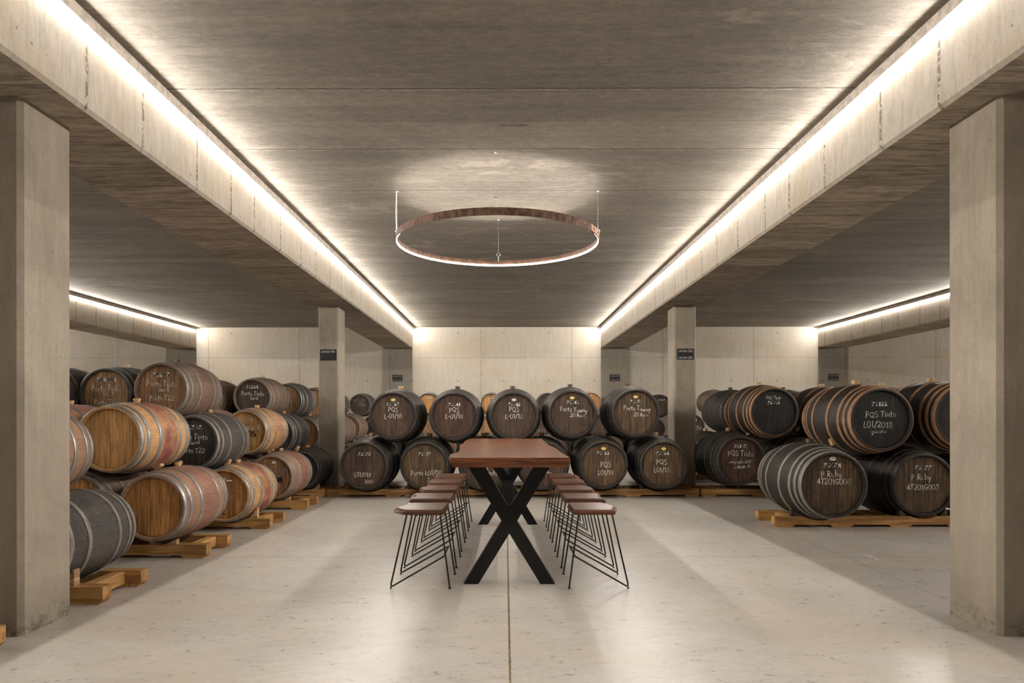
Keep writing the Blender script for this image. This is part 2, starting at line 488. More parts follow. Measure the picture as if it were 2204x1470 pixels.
# ------------------------------------------------------------------ mesh helpers
class MB:
    def __init__(self):
        self.v, self.f, self.mi, self.sm = [], [], [], []
        self.cur, self.smooth = 0, False

    def add(self, vs, fs, smooth=None):
        o = len(self.v)
        self.v += [tuple(p) for p in vs]
        for q in fs:
            self.f.append(tuple(i + o for i in q))
            self.mi.append(self.cur)
            self.sm.append(self.smooth if smooth is None else smooth)

    def box(self, c, s, mat=None):
        x, y, z = (k / 2 for k in s)
        vs = [Vector((a * x, b * y, d * z)) for a in (-1, 1) for b in (-1, 1) for d in (-1, 1)]
        if mat:
            vs = [mat @ p for p in vs]
        vs = [p + Vector(c) for p in vs]
        self.add(vs, [(0, 1, 3, 2), (4, 6, 7, 5), (0, 4, 5, 1), (2, 3, 7, 6), (0, 2, 6, 4), (1, 5, 7, 3)], False)

    def bbox(self, c, s, b=0.006, mat=None):
        """box with chamfered edges along its longest axis"""
        ax = max(range(3), key=lambda i: s[i])
        o = [i for i in range(3) if i != ax]
        h, w = s[o[0]] / 2, s[o[1]] / 2
        prof = [(-h + b, -w), (h - b, -w), (h, -w + b), (h, w - b), (h - b, w), (-h + b, w), (-h, w - b), (-h, -w + b)]
        rings = [(-s[ax] / 2, b), (-s[ax] / 2 + b, 0), (s[ax] / 2 - b, 0), (s[ax] / 2, b)]
        vs, fs = [], []
        for t, k in rings:
            for q, r in prof:
                p = [0, 0, 0]
                p[ax] = t
                p[o[0]] = q * (1 - k / h)
                p[o[1]] = r * (1 - k / w)
                p = Vector(p)
                vs.append((mat @ p if mat else p) + Vector(c))
        for i in range(3):
            for j in range(8):
                fs.append((i * 8 + j, i * 8 + (j + 1) % 8, i * 8 + 8 + (j + 1) % 8, i * 8 + 8 + j))
        fs.append(tuple(range(7, -1, -1)))
        fs.append(tuple(range(24, 32)))
        self.add(vs, fs, False)

    def prism(self, outline, d0, d1, axis='Y'):
        """outline of 2D points extruded; axis Y: (x,z); X: (y,z); Z: (x,y)"""
        def P(a, b, d):
            return {'Y': (a, d, b), 'X': (d, a, b), 'Z': (a, b, d)}[axis]
        k = len(outline)
        vs = [P(a, b, d0) for a, b in outline] + [P(a, b, d1) for a, b in outline]
        fs = [(i, (i + 1) % k, k + (i + 1) % k, k + i) for i in range(k)]
        fs += [tuple(range(k - 1, -1, -1)), tuple(range(k, 2 * k))]
        self.add(vs, fs, False)

    def lathe(self, prof, seg=40, closed=False, smooth=True):
        """prof: (r, y) about the Y axis"""
        vs, fs = [], []
        for r, y in prof:
            for i in range(seg):
                a = 2 * PI * i / seg
                vs.append((r * math.sin(a), y, r * math.cos(a)))
        k = len(prof)
        for j in range(k if closed else k - 1):
            j2 = (j + 1) % k
            for i in range(seg):
                i2 = (i + 1) % seg
                fs.append((j * seg + i, j * seg + i2, j2 * seg + i2, j2 * seg + i))
        self.add(vs, fs, smooth)

    def tube(self, pts, r, seg=8, caps=True, closed=False):
        pts = [Vector(p) for p in pts]
        n = len(pts)
        vs, fs = [], []
        up = None
        for i in range(n):
            if closed:
                t = (pts[(i + 1) % n] - pts[i - 1])
            else:
                t = pts[min(i + 1, n - 1)] - pts[max(i - 1, 0)]
            t.normalize()
            if up is None:
                up = Vector((0, 0, 1)) if abs(t.z) < 0.9 else Vector((1, 0, 0))
            up = (up - t * up.dot(t)).normalized()
            sd = t.cross(up)
            for k in range(seg):
                a = 2 * PI * k / seg
                vs.append(pts[i] + (up * math.cos(a) + sd * math.sin(a)) * r)
        for i in range(n if closed else n - 1):
            j = (i + 1) % n
            for k in range(seg):
                fs.append((i * seg + k, i * seg + (k + 1) % seg, j * seg + (k + 1) % seg, j * seg + k))
        self.add(vs, fs, True)
        if caps and not closed:
            self.add([vs[k] for k in range(seg)], [tuple(range(seg - 1, -1, -1))], False)
            self.add([vs[(n - 1) * seg + k] for k in range(seg)], [tuple(range(seg))], False)

    def cyl(self, p0, p1, r0, r1=None, seg=16):
        p0, p1 = Vector(p0), Vector(p1)
        r1 = r0 if r1 is None else r1
        t = (p1 - p0).normalized()
        up = Vector((0, 0, 1)) if abs(t.z) < 0.9 else Vector((1, 0, 0))
        up = (up - t * up.dot(t)).normalized()
        sd = t.cross(up)
        vs = []
        for p, r in ((p0, r0), (p1, r1)):
            for k in range(seg):
                a = 2 * PI * k / seg
                vs.append(p + (up * math.cos(a) + sd * math.sin(a)) * r)
        self.add(vs, [(k, (k + 1) % seg, seg + (k + 1) % seg, seg + k) for k in range(seg)], True)
        self.add(vs, [tuple(range(seg - 1, -1, -1)), tuple(range(seg, 2 * seg))], False)

    def mesh(self, name, mats):
        me = bpy.data.meshes.new(name)
        me.from_pydata(self.v, [], self.f)
        for m in (mats if isinstance(mats, (list, tuple)) else [mats]):
            me.materials.append(m)
        me.polygons.foreach_set('material_index', self.mi)
        me.polygons.foreach_set('use_smooth', self.sm)
        me.update()
        import bmesh
        bm = bmesh.new()
        bm.from_mesh(me)
        bmesh.ops.recalc_face_normals(bm, faces=bm.faces)
        bm.to_mesh(me)
        bm.free()
        return me


def link(name, me, parent=None, loc=None):
    o = bpy.data.objects.new(name, me)
    COL.objects.link(o)
    if parent:
        o.parent = parent
    if loc:
        o.location = loc
    return o


def obj(name, mb, mats, parent=None, loc=None):
    return link(name, mb.mesh(name, mats), parent, loc)


def tag(o, label=None, cat=None, group=None, kind=None):
    if label:
        o['label'] = label
    if cat:
        o['category'] = cat
    if group:
        o['group'] = group
    if kind:
        o['kind'] = kind
    return o


def thing(name, label, cat, loc=(0, 0, 0), rz=0.0, group=None):
    o = bpy.data.objects.new(name, None)
    COL.objects.link(o)
    o.empty_display_size = 0.2
    o.location = loc
    o.rotation_euler = (0, 0, rz)
    return tag(o, label, cat, group)


# ------------------------------------------------------------------ room
ZC, ZB, YW, Y0 = 3.581, 3.031, 18.14, -3.6
XL, XR = -13.6, 14.9
T = 0.25


def setting(name, mb, mats, label, cat):
    return tag(obj(name, mb, mats), label, cat, None, 'structure')


mb = MB(); mb.box(((XL + XR) / 2, (Y0 + YW) / 2, -T / 2), (XR - XL + 2 * T, YW - Y0 + 2 * T, T))
setting('floor', mb, M['floor'], 'polished grey concrete cellar floor with saw-cut joints', 'floor')
mb = MB(); mb.box(((XL + XR) / 2, (Y0 + YW) / 2, ZC + 0.045), (XR - XL + 2 * T, YW - Y0 + 2 * T, 0.09))
setting('ceiling', mb, M['ceiling'], 'board-marked grey concrete ceiling with cross joints', 'ceiling')
for nm, c, s, lb in (('wall_back', ((XL + XR) / 2, YW + T / 2, ZC / 2), (XR - XL, T, ZC), 'pale concrete wall at the far end of the cellar'),
                     ('wall_front', ((XL + XR) / 2, Y0 - T / 2, ZC / 2), (XR - XL, T, ZC), 'concrete wall behind the viewpoint'),
                     ('wall_left', (XL - T / 2, (Y0 + YW) / 2, ZC / 2), (T, YW - Y0, ZC), 'concrete wall at the left end of the cellar'),
                     ('wall_right', (XR + T / 2, (Y0 + YW) / 2, ZC / 2), (T, YW - Y0, ZC), 'concrete wall at the right end of the cellar')):
    mb = MB(); mb.box(c, s)
    setting(nm, mb, M['wall'], lb, 'wall')

BEAMS = [('far left', -9.0, -8.213, 'R', 'over the far left stacks'),
         ('centre left', -3.245, -2.456, 'R', 'left of the ring lamp'),
         ('centre right', 2.545, 3.312, 'L', 'right of the ring lamp'),
         ('far right', 8.311, 9.097, 'L', 'over the far right casks')]
LIT_Y0 = 0.6
for key, xa, xb, side, lb in BEAMS:
    mb = MB()
    c = 0.022
    zt = ZC
    ol = [(xa, zt), (xa, ZB + c), (xa + c, ZB), (xb - c, ZB), (xb, ZB + c), (xb, zt)]
    k = len(ol)
    vs = [(a, Y0, b) for a, b in ol] + [(a, YW, b) for a, b in ol]
    mb.add(vs, [(0, 1, k + 1, k), (1, 2, k + 2, k + 1), (3, 4, k + 4, k + 3), (4, 5, k + 5, k + 4), (5, 0, k, k + 5)])
    mb.add([vs[i] for i in range(2 * k)], [tuple(range(k)), tuple(range(k, 2 * k))])
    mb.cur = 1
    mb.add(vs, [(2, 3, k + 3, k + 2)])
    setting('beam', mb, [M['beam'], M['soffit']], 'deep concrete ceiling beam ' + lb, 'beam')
    # LED line at the top of the lit face
    sx = 1 if side == 'R' else -1
    fx = xb if side == 'R' else xa
    t = thing('linear_lamp', 'LED line along the top of the beam ' + lb, 'lamp',
              (fx, LIT_Y0, ZC - 0.12), 0, 'LED lines along the beams')
    L = YW - 0.05 - LIT_Y0
    mb = MB()
    mb.prism([(0.0, 0.12), (sx * 0.032, 0.12), (sx * 0.032, 0.054), (sx * 0.028, 0.05), (0.0, 0.05)], 0, L)
    obj('lamp_housing', mb, M['housing'], t)
    mb = MB()
    mb.smooth = True
    pr = [(sx * (0.002 + 0.010 * math.sin(a)), 0.037 + 0.0115 * math.cos(a)) for a in [PI * i / 8 for i in range(9)]]
    mb.prism(pr, 0.01, L - 0.01)
    obj('lamp_diffuser', mb, M['led'], t)

# unseen LED lines: right inferred from its bright aisle, left added to brighten its wall
for wx, sx, ye, nm in ((XR, -1, YW - 0.1, 'right'), (XL, 1, YW - 0.1, 'left')):
    t = thing('linear_lamp', 'unseen LED line at the top of the %s end wall, beyond the beams' % nm, 'lamp', (wx, LIT_Y0, ZC - 0.12), 0, 'LED lines along the beams')
    L = ye - LIT_Y0
    mb = MB(); mb.prism([(0, 0.12), (sx * 0.05, 0.12), (sx * 0.05, 0.05), (0, 0.05)], 0, L)
    obj('lamp_housing', mb, M['housing'], t)
    mb = MB(); mb.prism([(sx * (0.002 + 0.010 * math.sin(a)), 0.037 + 0.0115 * math.cos(a)) for a in [PI * i / 8 for i in range(9)]], 0.01, L - 0.01)
    obj('lamp_diffuser', mb, M['led'], t)


def column(xa, xb, ya, yb, c, label):
    mb = MB()
    ol = [(xa + c, ya), (xb - c, ya), (xb, ya + c), (xb, yb - c), (xb - c, yb), (xa + c, yb), (xa, yb - c), (xa, ya + c)]
    mb.prism(ol, 0, ZB, 'Z')
    return setting('column', mb, M['column'], label, 'column')


column(-3.06, -2.712, 3.82, 4.27, 0.026, 'near concrete column at the left edge of the photo')
column(2.762, 3.12, 3.82, 4.27, 0.026, 'near concrete column at the right edge of the photo')
column(-3.055, -2.7275, 11.15, 11.63, 0.02, 'middle concrete column left of the table, with a one-line chalkboard sign')
column(2.767, 3.119, 11.15, 11.63, 0.02, 'middle concrete column right of the table, with a two-line chalkboard sign')
for key, xa, xb, side, lb in BEAMS:
    mb = MB(); mb.box(((xa + xb) / 2, YW - 0.02, ZB / 2), (xb - xa, 0.04, ZB))
    setting('pilaster', mb, M['pier'], 'grey wall pilaster under the beam ' + lb, 'pilaster')

# ------------------------------------------------------------------ lettering (strokes)
def arc(cx, cz, rx, rz, a0, a1, n=9):
    return [(cx + rx * math.cos(math.radians(a0 + (a1 - a0) * i / n)), cz + rz * math.sin(math.radians(a0 + (a1 - a0) * i / n))) for i in range(n + 1)]


G = {
    '0': (.62, [arc(.3, .5, .27, .48, 90, 450, 16)]),
    '1': (.42, [[(.08, .78), (.24, .98), (.24, 0)]]),
    '2': (.6, [arc(.29, .74, .25, .25, 170, -40, 9) + [(.05, .02), (.56, .02)]]),
    '3': (.6, [[(.06, .97), (.5, .97), (.24, .6)] + arc(.26, .3, .27, .29, 80, -160, 10)]),
    '4': (.62, [[(.42, 0), (.42, .98), (.04, .3), (.58, .3)]]),
    '5': (.6, [[(.52, .97), (.12, .97), (.1, .55)] + arc(.26, .3, .27, .29, 110, -160, 10)]),
    '6': (.6, [arc(.38, .62, .32, .36, 75, 180, 6) + arc(.3, .28, .24, .27, 180, 540, 14)]),
    '7': (.56, [[(.05, .97), (.52, .97), (.2, 0)], [(.12, .5), (.46, .5)]]),
    '8': (.6, [arc(.3, .74, .2, .23, 90, 450, 12), arc(.3, .26, .25, .26, 90, 450, 14)]),
    '9': (.6, [arc(.3, .7, .24, .27, 0, 360, 14) + [(.5, .3), (.3, .0)]]),
    'P': (.6, [[(.1, 0), (.14, 1)], [(.02, .92)] + arc(.22, .74, .3, .25, 95, -100, 8)]),
    'Q': (.72, [arc(.34, .5, .3, .46, 90, 450, 14), [(.4, .25), (.66, -.06)]]),
    'S': (.56, [arc(.3, .74, .22, .24, 40, 250, 8) + arc(.26, .25, .24, .26, 80, -150, 8)]),
    'L': (.5, [[(.16, 1), (.06, .02), (.46, .04)]]),
    'T': (.56, [[(.0, .94), (.58, 1)], [(.3, .97), (.22, 0)]]),
    'R': (.6, [[(.1, 0), (.12, 1)], [(.02, .94)] + arc(.22, .76, .28, .22, 95, -95, 7) + [(.56, .0)]]),
    'G': (.66, [arc(.36, .5, .3, .47, 50, 330, 11) + [(.62, .45), (.4, .45)]]),
    'A': (.6, [[(.02, 0), (.3, 1), (.56, 0)], [(.12, .36), (.48, .36)]]),
    'C': (.6, [arc(.36, .5, .3, .47, 55, 305, 11)]),
    'V': (.6, [[(.02, 1), (.28, 0), (.58, 1)]]),
    'B': (.58, [[(.1, 0), (.1, 1)], [(.06, .98)] + arc(.22, .76, .24, .22, 90, -90, 7) + arc(.24, .27, .29, .27, 90, -95, 8)]),
    'N': (.62, [[(.06, 0), (.08, 1), (.5, 0), (.52, 1)]]),
    'E': (.52, [[(.5, 1), (.1, .98), (.08, .02), (.5, 0)], [(.1, .52), (.42, .52)]]),
    'I': (.26, [[(.12, 1), (.12, 0)]]),
    'O': (.64, [arc(.32, .5, .28, .48, 90, 450, 14)]),
    'a': (.5, [arc(.22, .26, .2, .25, 40, 400, 12) + [(.44, .5), (.44, 0)]]),
    'b': (.48, [[(.08, 1), (.08, .04)] + arc(.24, .26, .18, .25, -120, 150, 9)]),
    'c': (.42, [arc(.24, .26, .2, .25, 50, 310, 9)]),
    'd': (.5, [arc(.22, .26, .2, .25, 40, 400, 12) + [(.44, .95), (.44, 0)]]),
    'e': (.46, [[(.06, .28), (.4, .28)] + arc(.23, .26, .18, .25, 5, 310, 10)]),
    'f': (.36, [[(.34, .92), (.22, .98), (.14, .8), (.12, 0)], [(.0, .52), (.3, .54)]]),
    'g': (.48, [arc(.22, .26, .19, .24, 40, 400, 12), [(.42, .5), (.42, -.25), (.26, -.42), (.06, -.32)]]),
    'h': (.48, [[(.08, 1), (.08, 0)], [(.08, .3)] + arc(.24, .32, .16, .18, 170, 0, 6) + [(.4, 0)]]),
    'i': (.22, [[(.1, .5), (.1, 0)], [(.1, .68), (.12, .74)]]),
    'l': (.22, [[(.1, 1), (.1, .05), (.18, 0)]]),
    'm': (.66, [[(.06, .5), (.06, 0)], arc(.17, .3, .11, .2, 170, 0, 6) + [(.28, 0)], arc(.42, .3, .14, .2, 170, 0, 6) + [(.56, 0)]]),
    'n': (.46, [[(.06, .5), (.06, 0)], [(.06, .3)] + arc(.22, .3, .16, .2, 170, 0, 6) + [(.38, 0)]]),
    'o': (.46, [arc(.22, .25, .19, .25, 90, 450, 12)]),
    'p': (.48, [[(.08, .5), (.06, -.4)], arc(.24, .25, .18, .24, 140, -140, 9)]),
    'r': (.36, [[(.06, .5), (.08, 0)], [(.08, .3)] + arc(.22, .3, .14, .2, 170, 40, 5)]),
    's': (.4, [arc(.22, .38, .14, .13, 40, 250, 6) + arc(.18, .13, .16, .13, 80, -150, 6)]),
    't': (.38, [[(.18, .9), (.14, .06), (.28, 0)], [(.0, .56), (.36, .6)]]),
    'u': (.46, [[(.06, .5)] + arc(.22, .18, .16, .18, 180, 360, 6) + [(.38, .5), (.4, 0)]]),
    'w': (.62, [[(.04, .5), (.16, 0), (.3, .42), (.42, 0), (.56, .5)]]),
    'y': (.46, [[(.04, .5), (.22, .05)], [(.42, .5), (.12, -.42)]]),
    '/': (.4, [[(.02, -.14), (.38, 1.06)]]),
    '-': (.36, [[(.05, .45), (.3, .47)]]),
    '.': (.2, [[(.08, 0), (.1, .06)]]),
    '+': (.5, [[(.25, .1), (.25, .8)], [(.0, .45), (.5, .45)]]),
    '>': (.5, [[(.06, .68), (.46, .36), (.06, .05), (.06, .68)]]),
    ' ': (.22, []),
}


def strokes(mb, text, cx, zb, h, t, y, jitter=0.0, stencil=False, gap=0.1, slope=0.0, rnd=None):
    """write text centred on cx with base zb, facing -Y, as thin raised ribbons"""
    rnd = rnd or random.Random(hash(text) % 1000 if False else sum(map(ord, text)))
    w = sum(G[c][0] + gap for c in text) - gap
    x = cx - w * h / 2
    for c in text:
        adv, lines = G[c]
        jz = rnd.uniform(-jitter, jitter) * h
        js = 1 + rnd.uniform(-jitter, jitter)
        for ln in lines:
            pts = [(x + a * h, zb + jz + b * h * js + slope * (x - cx)) for a, b in ln]
            for i in range(len(pts) - 1):
                (x0, z0), (x1, z1) = pts[i], pts[i + 1]
                dx, dz = x1 - x0, z1 - z0
                l = math.hypot(dx, dz) or 1e-6
                tt = t
                if stencil:
                    tt = t * (0.4 + 0.6 * abs(dz) / l)
                e = tt * 0.35
                nx, nz = -dz / l * tt / 2, dx / l * tt / 2
                ux, uz = dx / l * e, dz / l * e
                q = [(x0 + nx - ux, z0 + nz - uz), (x1 + nx + ux, z1 + nz + uz), (x1 - nx + ux, z1 - nz + uz), (x0 - nx - ux, z0 - nz - uz)]
                mb.add([(a, y, b) for a, b in q] + [(a, y + 0.0012, b) for a, b in q],
                       [(0, 1, 2, 3), (7, 6, 5, 4), (0, 4, 5, 1), (1, 5, 6, 2), (2, 6, 7, 3), (3, 7, 4, 0)], False)
        x += (adv + gap) * h


# ------------------------------------------------------------------ barrels
TYPES = {
    'hogshead': dict(L=0.90, rb=0.320, rc=0.277, rec=0.028, th=0.022,
                     hoops=[(-.478, .046), (-.385, .034), (-.2, .036), (.2, .036), (.385, .034), (.478, .046)]),
    'pipe': dict(L=1.25, rb=0.42, rc=0.345, rec=0.032, th=0.026,
                 hoops=[(-.478, .055), (-.405, .04), (-.325, .042), (-.15, .046), (.15, .046), (.325, .042), (.405, .04), (.478, .055)]),
}


def prof_r(tp, y):
    k = abs(2 * y / tp['L'])
    return tp['rc'] + (tp['rb'] - tp['rc']) * (1 - k ** 1.9)


MESH = {}


def barrel_mesh(kind, part, mat, idx=0):
    key = (kind, part, mat, idx)
    if key in MESH:
        return MESH[key]
    tp = TYPES[kind]
    L, th, rec = tp['L'], tp['th'], tp['rec']
    mb = MB()
    if part == 'body':
        ys = [-L / 2 + L * i / 22 for i in range(23)]
        outer = [(prof_r(tp, y), y) for y in ys]
        rc = tp['rc']
        pr = [(rc - th - 0.004, -L / 2 + rec + 0.012), (rc - th, -L / 2 + 0.004), (rc - th + 0.004, -L / 2)] + outer + \
             [(rc - th + 0.004, L / 2), (rc - th, L / 2 - 0.004), (rc - th - 0.004, L / 2 - rec - 0.012)]
        mb.lathe(pr, 52)
    elif part == 'head':
        r = tp['rc'] - th + 0.002
        s = -1 if idx == 0 else 1
        mb.lathe([(0.0005, 0.0), (r * 0.5, 0.0), (r - 0.012, 0.0), (r, -s * 0.006), (r, -s * 0.012), (0.0005, -s * 0.012)], 52, smooth=False)
    elif part == 'hoop':
        fy, w = tp['hoops'][idx]
        yc = fy * L
        ya, yb = max(yc - w / 2, -L / 2 + 0.001), min(yc + w / 2, L / 2 - 0.001)
        t = 0.005
        ys = [ya + (yb - ya) * i / 3 for i in range(4)]
        pr = [(prof_r(tp, y) + t, y) for y in ys] + [(prof_r(tp, y) - 0.002, y) for y in reversed(ys)]
        mb.lathe(pr, 52, closed=True)
        # rivets where the band ends overlap
        a = 0.7 + idx * 0.5
        for k in (-1, 1):
            aa = a + k * 0.05
            r = prof_r(tp, yc) + t
            p = Vector((r * math.sin(aa), yc, r * math.cos(aa)))
            d = Vector((math.sin(aa), 0, math.cos(aa)))
            mb.cyl(p - d * 0.002, p + d * 0.003, 0.007, 0.005, 8)
    elif part == 'bung':
        r = tp['rb']
        k = r / 0.335
        mb.cyl((0, 0, r - 0.012), (0, 0, r + 0.014 * k), 0.026 * k, 0.028 * k, 16)
        mb.cyl((0, 0, r + 0.014 * k), (0, 0, r + 0.036 * k), 0.033 * k, 0.032 * k, 16)
    MESH[key] = mb.mesh(part, M[mat])
    return MESH[key]


SPECS = []


def barrel(kind, X, Yh, Z, sch, label, group, number=None, chalk=(), sticker=None, nz=None, sz=0.238, scale=1.0, rz=0.0, roll=None, dark_bung=False, extra=None, dim=False):
    """Yh = depth of the front end. sch = (staves, head, hoops)"""
    SPECS.append(dict(kind=kind, X=X, Yh=Yh, Z=Z, sch=sch, label=label, group=group, number=number, chalk=chalk, sticker=sticker, nz=nz, sz=sz, scale=scale,
                      rz=rz, roll=RND.uniform(-0.06, 0.06) if roll is None else roll, dark_bung=dark_bung, extra=extra, dim=dim))


def build_barrel(kind, X, Yh, Z, sch, label, group, number, chalk, sticker, nz, sz, scale, rz, roll, dark_bung, extra, dim):
    tp = TYPES[kind]
    L, rb = tp['L'] * scale, tp['rb'] * scale
    nm = 'wine_barrel' if kind == 'hogshead' else 'wine_cask'
    t = thing(nm, label, 'barrel', (X, Yh + L / 2, Z - rb), rz, group)
    t.scale = (scale,) * 3
    st, hd, hp = sch
    c = (0, 0, tp['rb'])
    body = link('body', barrel_mesh(kind, 'body', st), t, c)
    body.rotation_euler = (0, roll, 0)
    hy = -tp['L'] / 2 + tp['rec']
    head = link('head', barrel_mesh(kind, 'head', hd, 0), t, (0, hy, tp['rb']))
    link('head', barrel_mesh(kind, 'head', hd, 1), t, (0, -hy, tp['rb']))
    for i in range(len(tp['hoops'])):
        h = link('hoop', barrel_mesh(kind, 'hoop', hp, i), t, c)
        h.rotation_euler = (0, roll, 0)
    bg = link('bung', barrel_mesh(kind, 'bung', 'bungdark' if dark_bung else 'cork'), t, c)
    bg.rotation_euler = (0, roll, 0)
    k = tp['rc'] / 0.277
    rnd = random.Random(int(abs(X * 1000) + abs(Yh * 77)))
    if number:
        m = MB()
        strokes(m, number, rnd.uniform(-.015, .015), nz if nz is not None else (0.152 if kind == 'pipe' else 0.138), 0.042, 0.0125, -0.0014, 0.02, True, 0.3)
        obj('stencil_number', m, M['chalkdim'] if dim else M['paint'], head)
    if chalk:
        for (txt, cx, zb, h, sl) in chalk:
            m = MB()
            strokes(m, txt, cx, zb, h, 0.0054 if kind == 'hogshead' else 0.0064, -0.0014, 0.1, False, 0.1, sl, rnd)
            obj('chalk_writing', m, M['chalkdim'] if dim else M['chalk'], head)
    if sticker in ('yellow', 'cream'):
        m = MB()
        a = [(0.036 * math.cos(2 * PI * i / 24), sz + 0.021 * math.sin(2 * PI * i / 24)) for i in range(24)]
        m.prism(a, -0.0018, 0.0005)
        lb = obj('oval_label', m, M[sticker], head)
        m = MB()
        m.box((0, -0.0022, sz), (0.04, 0.0006, 0.006))
        obj('label_print', m, M['chalkdim'], lb)
    if extra:
        extra(head)
    return t


def px_barrel(kind, u, v, Yh, sch, label, group, **kw):
    X, Z = at(u, v, Yh)
    return barrel(kind, X, Yh, Z, sch, label, group, **kw)


GL = 'barrels stacked on the left'
GC = 'casks in the two-high row behind the table'
GR = 'dark casks stacked on the right'
GB = 'barrels stacked against the back wall'
OAK, OAKRED, PINK = ('s_oak', 'h_gold', 'm_zinc'), ('s_oakred', 'h_gold', 'm_zinc'), ('s_pink', 'h_orange', 'm_zinc')
BRN, GREY = ('s_brown', 'h_brown', 'm_dull'), ('s_grey', 'h_char', 'm_dull')
GREYB = ('s_grey', 'h_orange', 'm_zinc')
DRK, DRKR, DRKA = ('s_dark', 'h_dark', 'm_dark'), ('s_dark', 'h_red', 'm_dark'), ('s_dark', 'h_amber', 'm_dark')
BLKR = ('s_black', 'h_black', 'm_rust')
ROW = dict(A=4.31, B=5.76, C=7.25, D=8.80, E=10.22, F=11.72, G=13.2, H=14.7, I=15.9)

TINTO = (('Porto Tinto', 0.0, 0.035, 0.058, -0.03), ('Geral', 0.02, -0.02, 0.042, 0.05), ('Porto T22', 0.0, -0.115, 0.052, 0.02))


def sticker_008(head):
    m = MB(); m.box((0.03, -0.001, 0.188), (0.05, 0.002, 0.028))
    obj('paper_label', m, M['paper'], head)
    m = MB(); strokes(m, '2008', 0.03, -0.075, 0.075, 0.015, -0.0014, 0, True, 0.1)
    obj('burnt_number', m, M['burn'], head)


def burnt_025(head):
    m = MB(); strokes(m, '2025', 0.04, -0.06, 0.07, 0.014, -0.0014, 0, True, 0.08)
    m.box((0.0, -0.001, 0.09), (0.1, 0.0012, 0.006)); m.box((-0.03, -0.001, 0.05), (0.08, 0.0012, 0.005))
    obj('burnt_number', m, M['burn'], head)


def sticker_q(head):
    m = MB(); m.box((-0.03, -0.001, 0.158), (0.085, 0.002, 0.05)); m.box((0.055, -0.001, 0.155), (0.06, 0.002, 0.014))
    lb = obj('paper_label', m, M['paper'], head)
    m = MB()
    for i in range(9):
        m.box((-0.065 + i * 0.008, -0.0024, 0.162), (0.0035 if i % 3 else 0.005, 0.0008, 0.026))
    obj('label_print', m, M['burn'], lb)
    m = MB(); m.box((-0.02, -0.001, 0.115), (0.075, 0.0012, 0.006)); m.box((-0.02, -0.001, 0.1), (0.03, 0.0012, 0.005)); m.box((-0.02, -0.001, 0.085), (0.05, 0.0012, 0.008))
    m.box((-0.02, -0.001, -0.175), (0.06, 0.0012, 0.008)); m.box((-0.02, -0.001, -0.2), (0.09, 0.0012, 0.012))
    obj('burnt_print', m, M['burn'], head)


# --- left stack, nearest row first
barrel('hogshead', -3.12, ROW['A'] + .03, 0.39, GREY, 'weathered grey barrel on the floor rack just behind the near left column', GL)
barrel('hogshead', -3.42, ROW['A'], 0.92, ('s_pink', 'h_orange', 'm_zinc'), 'rosy oak barrel half hidden by the near left column, above the weathered grey one', GL)
px_barrel('hogshead', 326, 1093, ROW['B'], PINK, 'golden-headed barrel with broad pale hoops on the floor rack, second along the aisle', GL)
barrel('hogshead', -3.68, ROW['B'] + .04, 0.465, ('s_brown', 'h_orange', 'm_dull'), 'brown barrel lying in shadow on the floor rack left of the golden-headed one', GL)
px_barrel('hogshead', 232, 945, ROW['B'], OAKRED, 'big pale oak barrel with a wine-red band round its middle and a blank golden head', GL)
barrel('hogshead', -4.0, ROW['B'] + .08, 1.02, PINK, 'rosy barrel between the near left column and the pale red-banded oak barrel', GL)
px_barrel('hogshead', 474, 1060, ROW['C'], ('s_oakred', 'h_orange', 'm_zinc'), 'orange-headed barrel with a small white label, third along the floor racks on the left', GL,
          chalk=(('Tinto', 0.02, -0.04, 0.075, 0.0),), extra=sticker_q, dim=True)
px_barrel('hogshead', 408, 954, ROW['C'], GREY, 'dark grey barrel chalked Porto Tinto and stencilled 39363, half behind the pale oak one', GL, number='39363', chalk=TINTO, dim=False)
px_barrel('hogshead', 350, 850, ROW['C'], ('s_brown', 'h_brown', 'm_dull'), 'brown barrel stencilled 39203, at the top of the left stack', GL, number='39203', chalk=TINTO, dark_bung=True)
px_barrel('hogshead', 220, 851, ROW['C'] + .2, ('s_grey', 'h_brown', 'm_zinc'), 'grey barrel with a brown head stencilled 304001, at the top of the left stack', GL, number='304001', chalk=TINTO)
barrel('hogshead', -4.98, ROW['C'], 1.46, ('s_grey', 'h_char', 'm_dull'), 'dark grey barrel at the top of the left stack, beside the near column', GL)
px_barrel('hogshead', 583, 1027, ROW['D'], ('s_pink', 'h_brown', 'm_zinc'), 'barrel with 2008 burnt on its brown head, fourth along the floor racks on the left', GL,
          chalk=(('PT', -0.13, 0.085, 0.07, 0), ('Geral', 0.08, 0.06, 0.07, 0.02), ('Geral', 0.09, 0.015, 0.05, 0.02)), extra=sticker_008, dim=True)
px_barrel('hogshead', 524, 930, ROW['D'], ('s_oak', 'h_gold', 'm_zinc'), 'light oak barrel with 2025 printed on its head, middle tier of the left stack', GL,
          chalk=(('PT Geral', -0.02, 0.14, 0.06, 0.02), ('Geral', 0.1, 0.03, 0.055, 0.05)), extra=burnt_025, dim=False)
barrel('hogshead', -4.0, ROW['D'], 1.02, PINK, 'rosy barrel showing only its rounded top, below and right of the one stencilled 39203', GL)
barrel('hogshead', -3.1, ROW['E'], 0.46, ('s_grey', 'h_char', 'm_dark'), 'blackish grey barrel on the floor rack beside the middle left column', GL)
barrel('hogshead', -3.44, ROW['E'], 0.93, ('s_grey', 'h_char', 'm_dull'), 'grey barrel behind the light oak one printed 2025', GL)
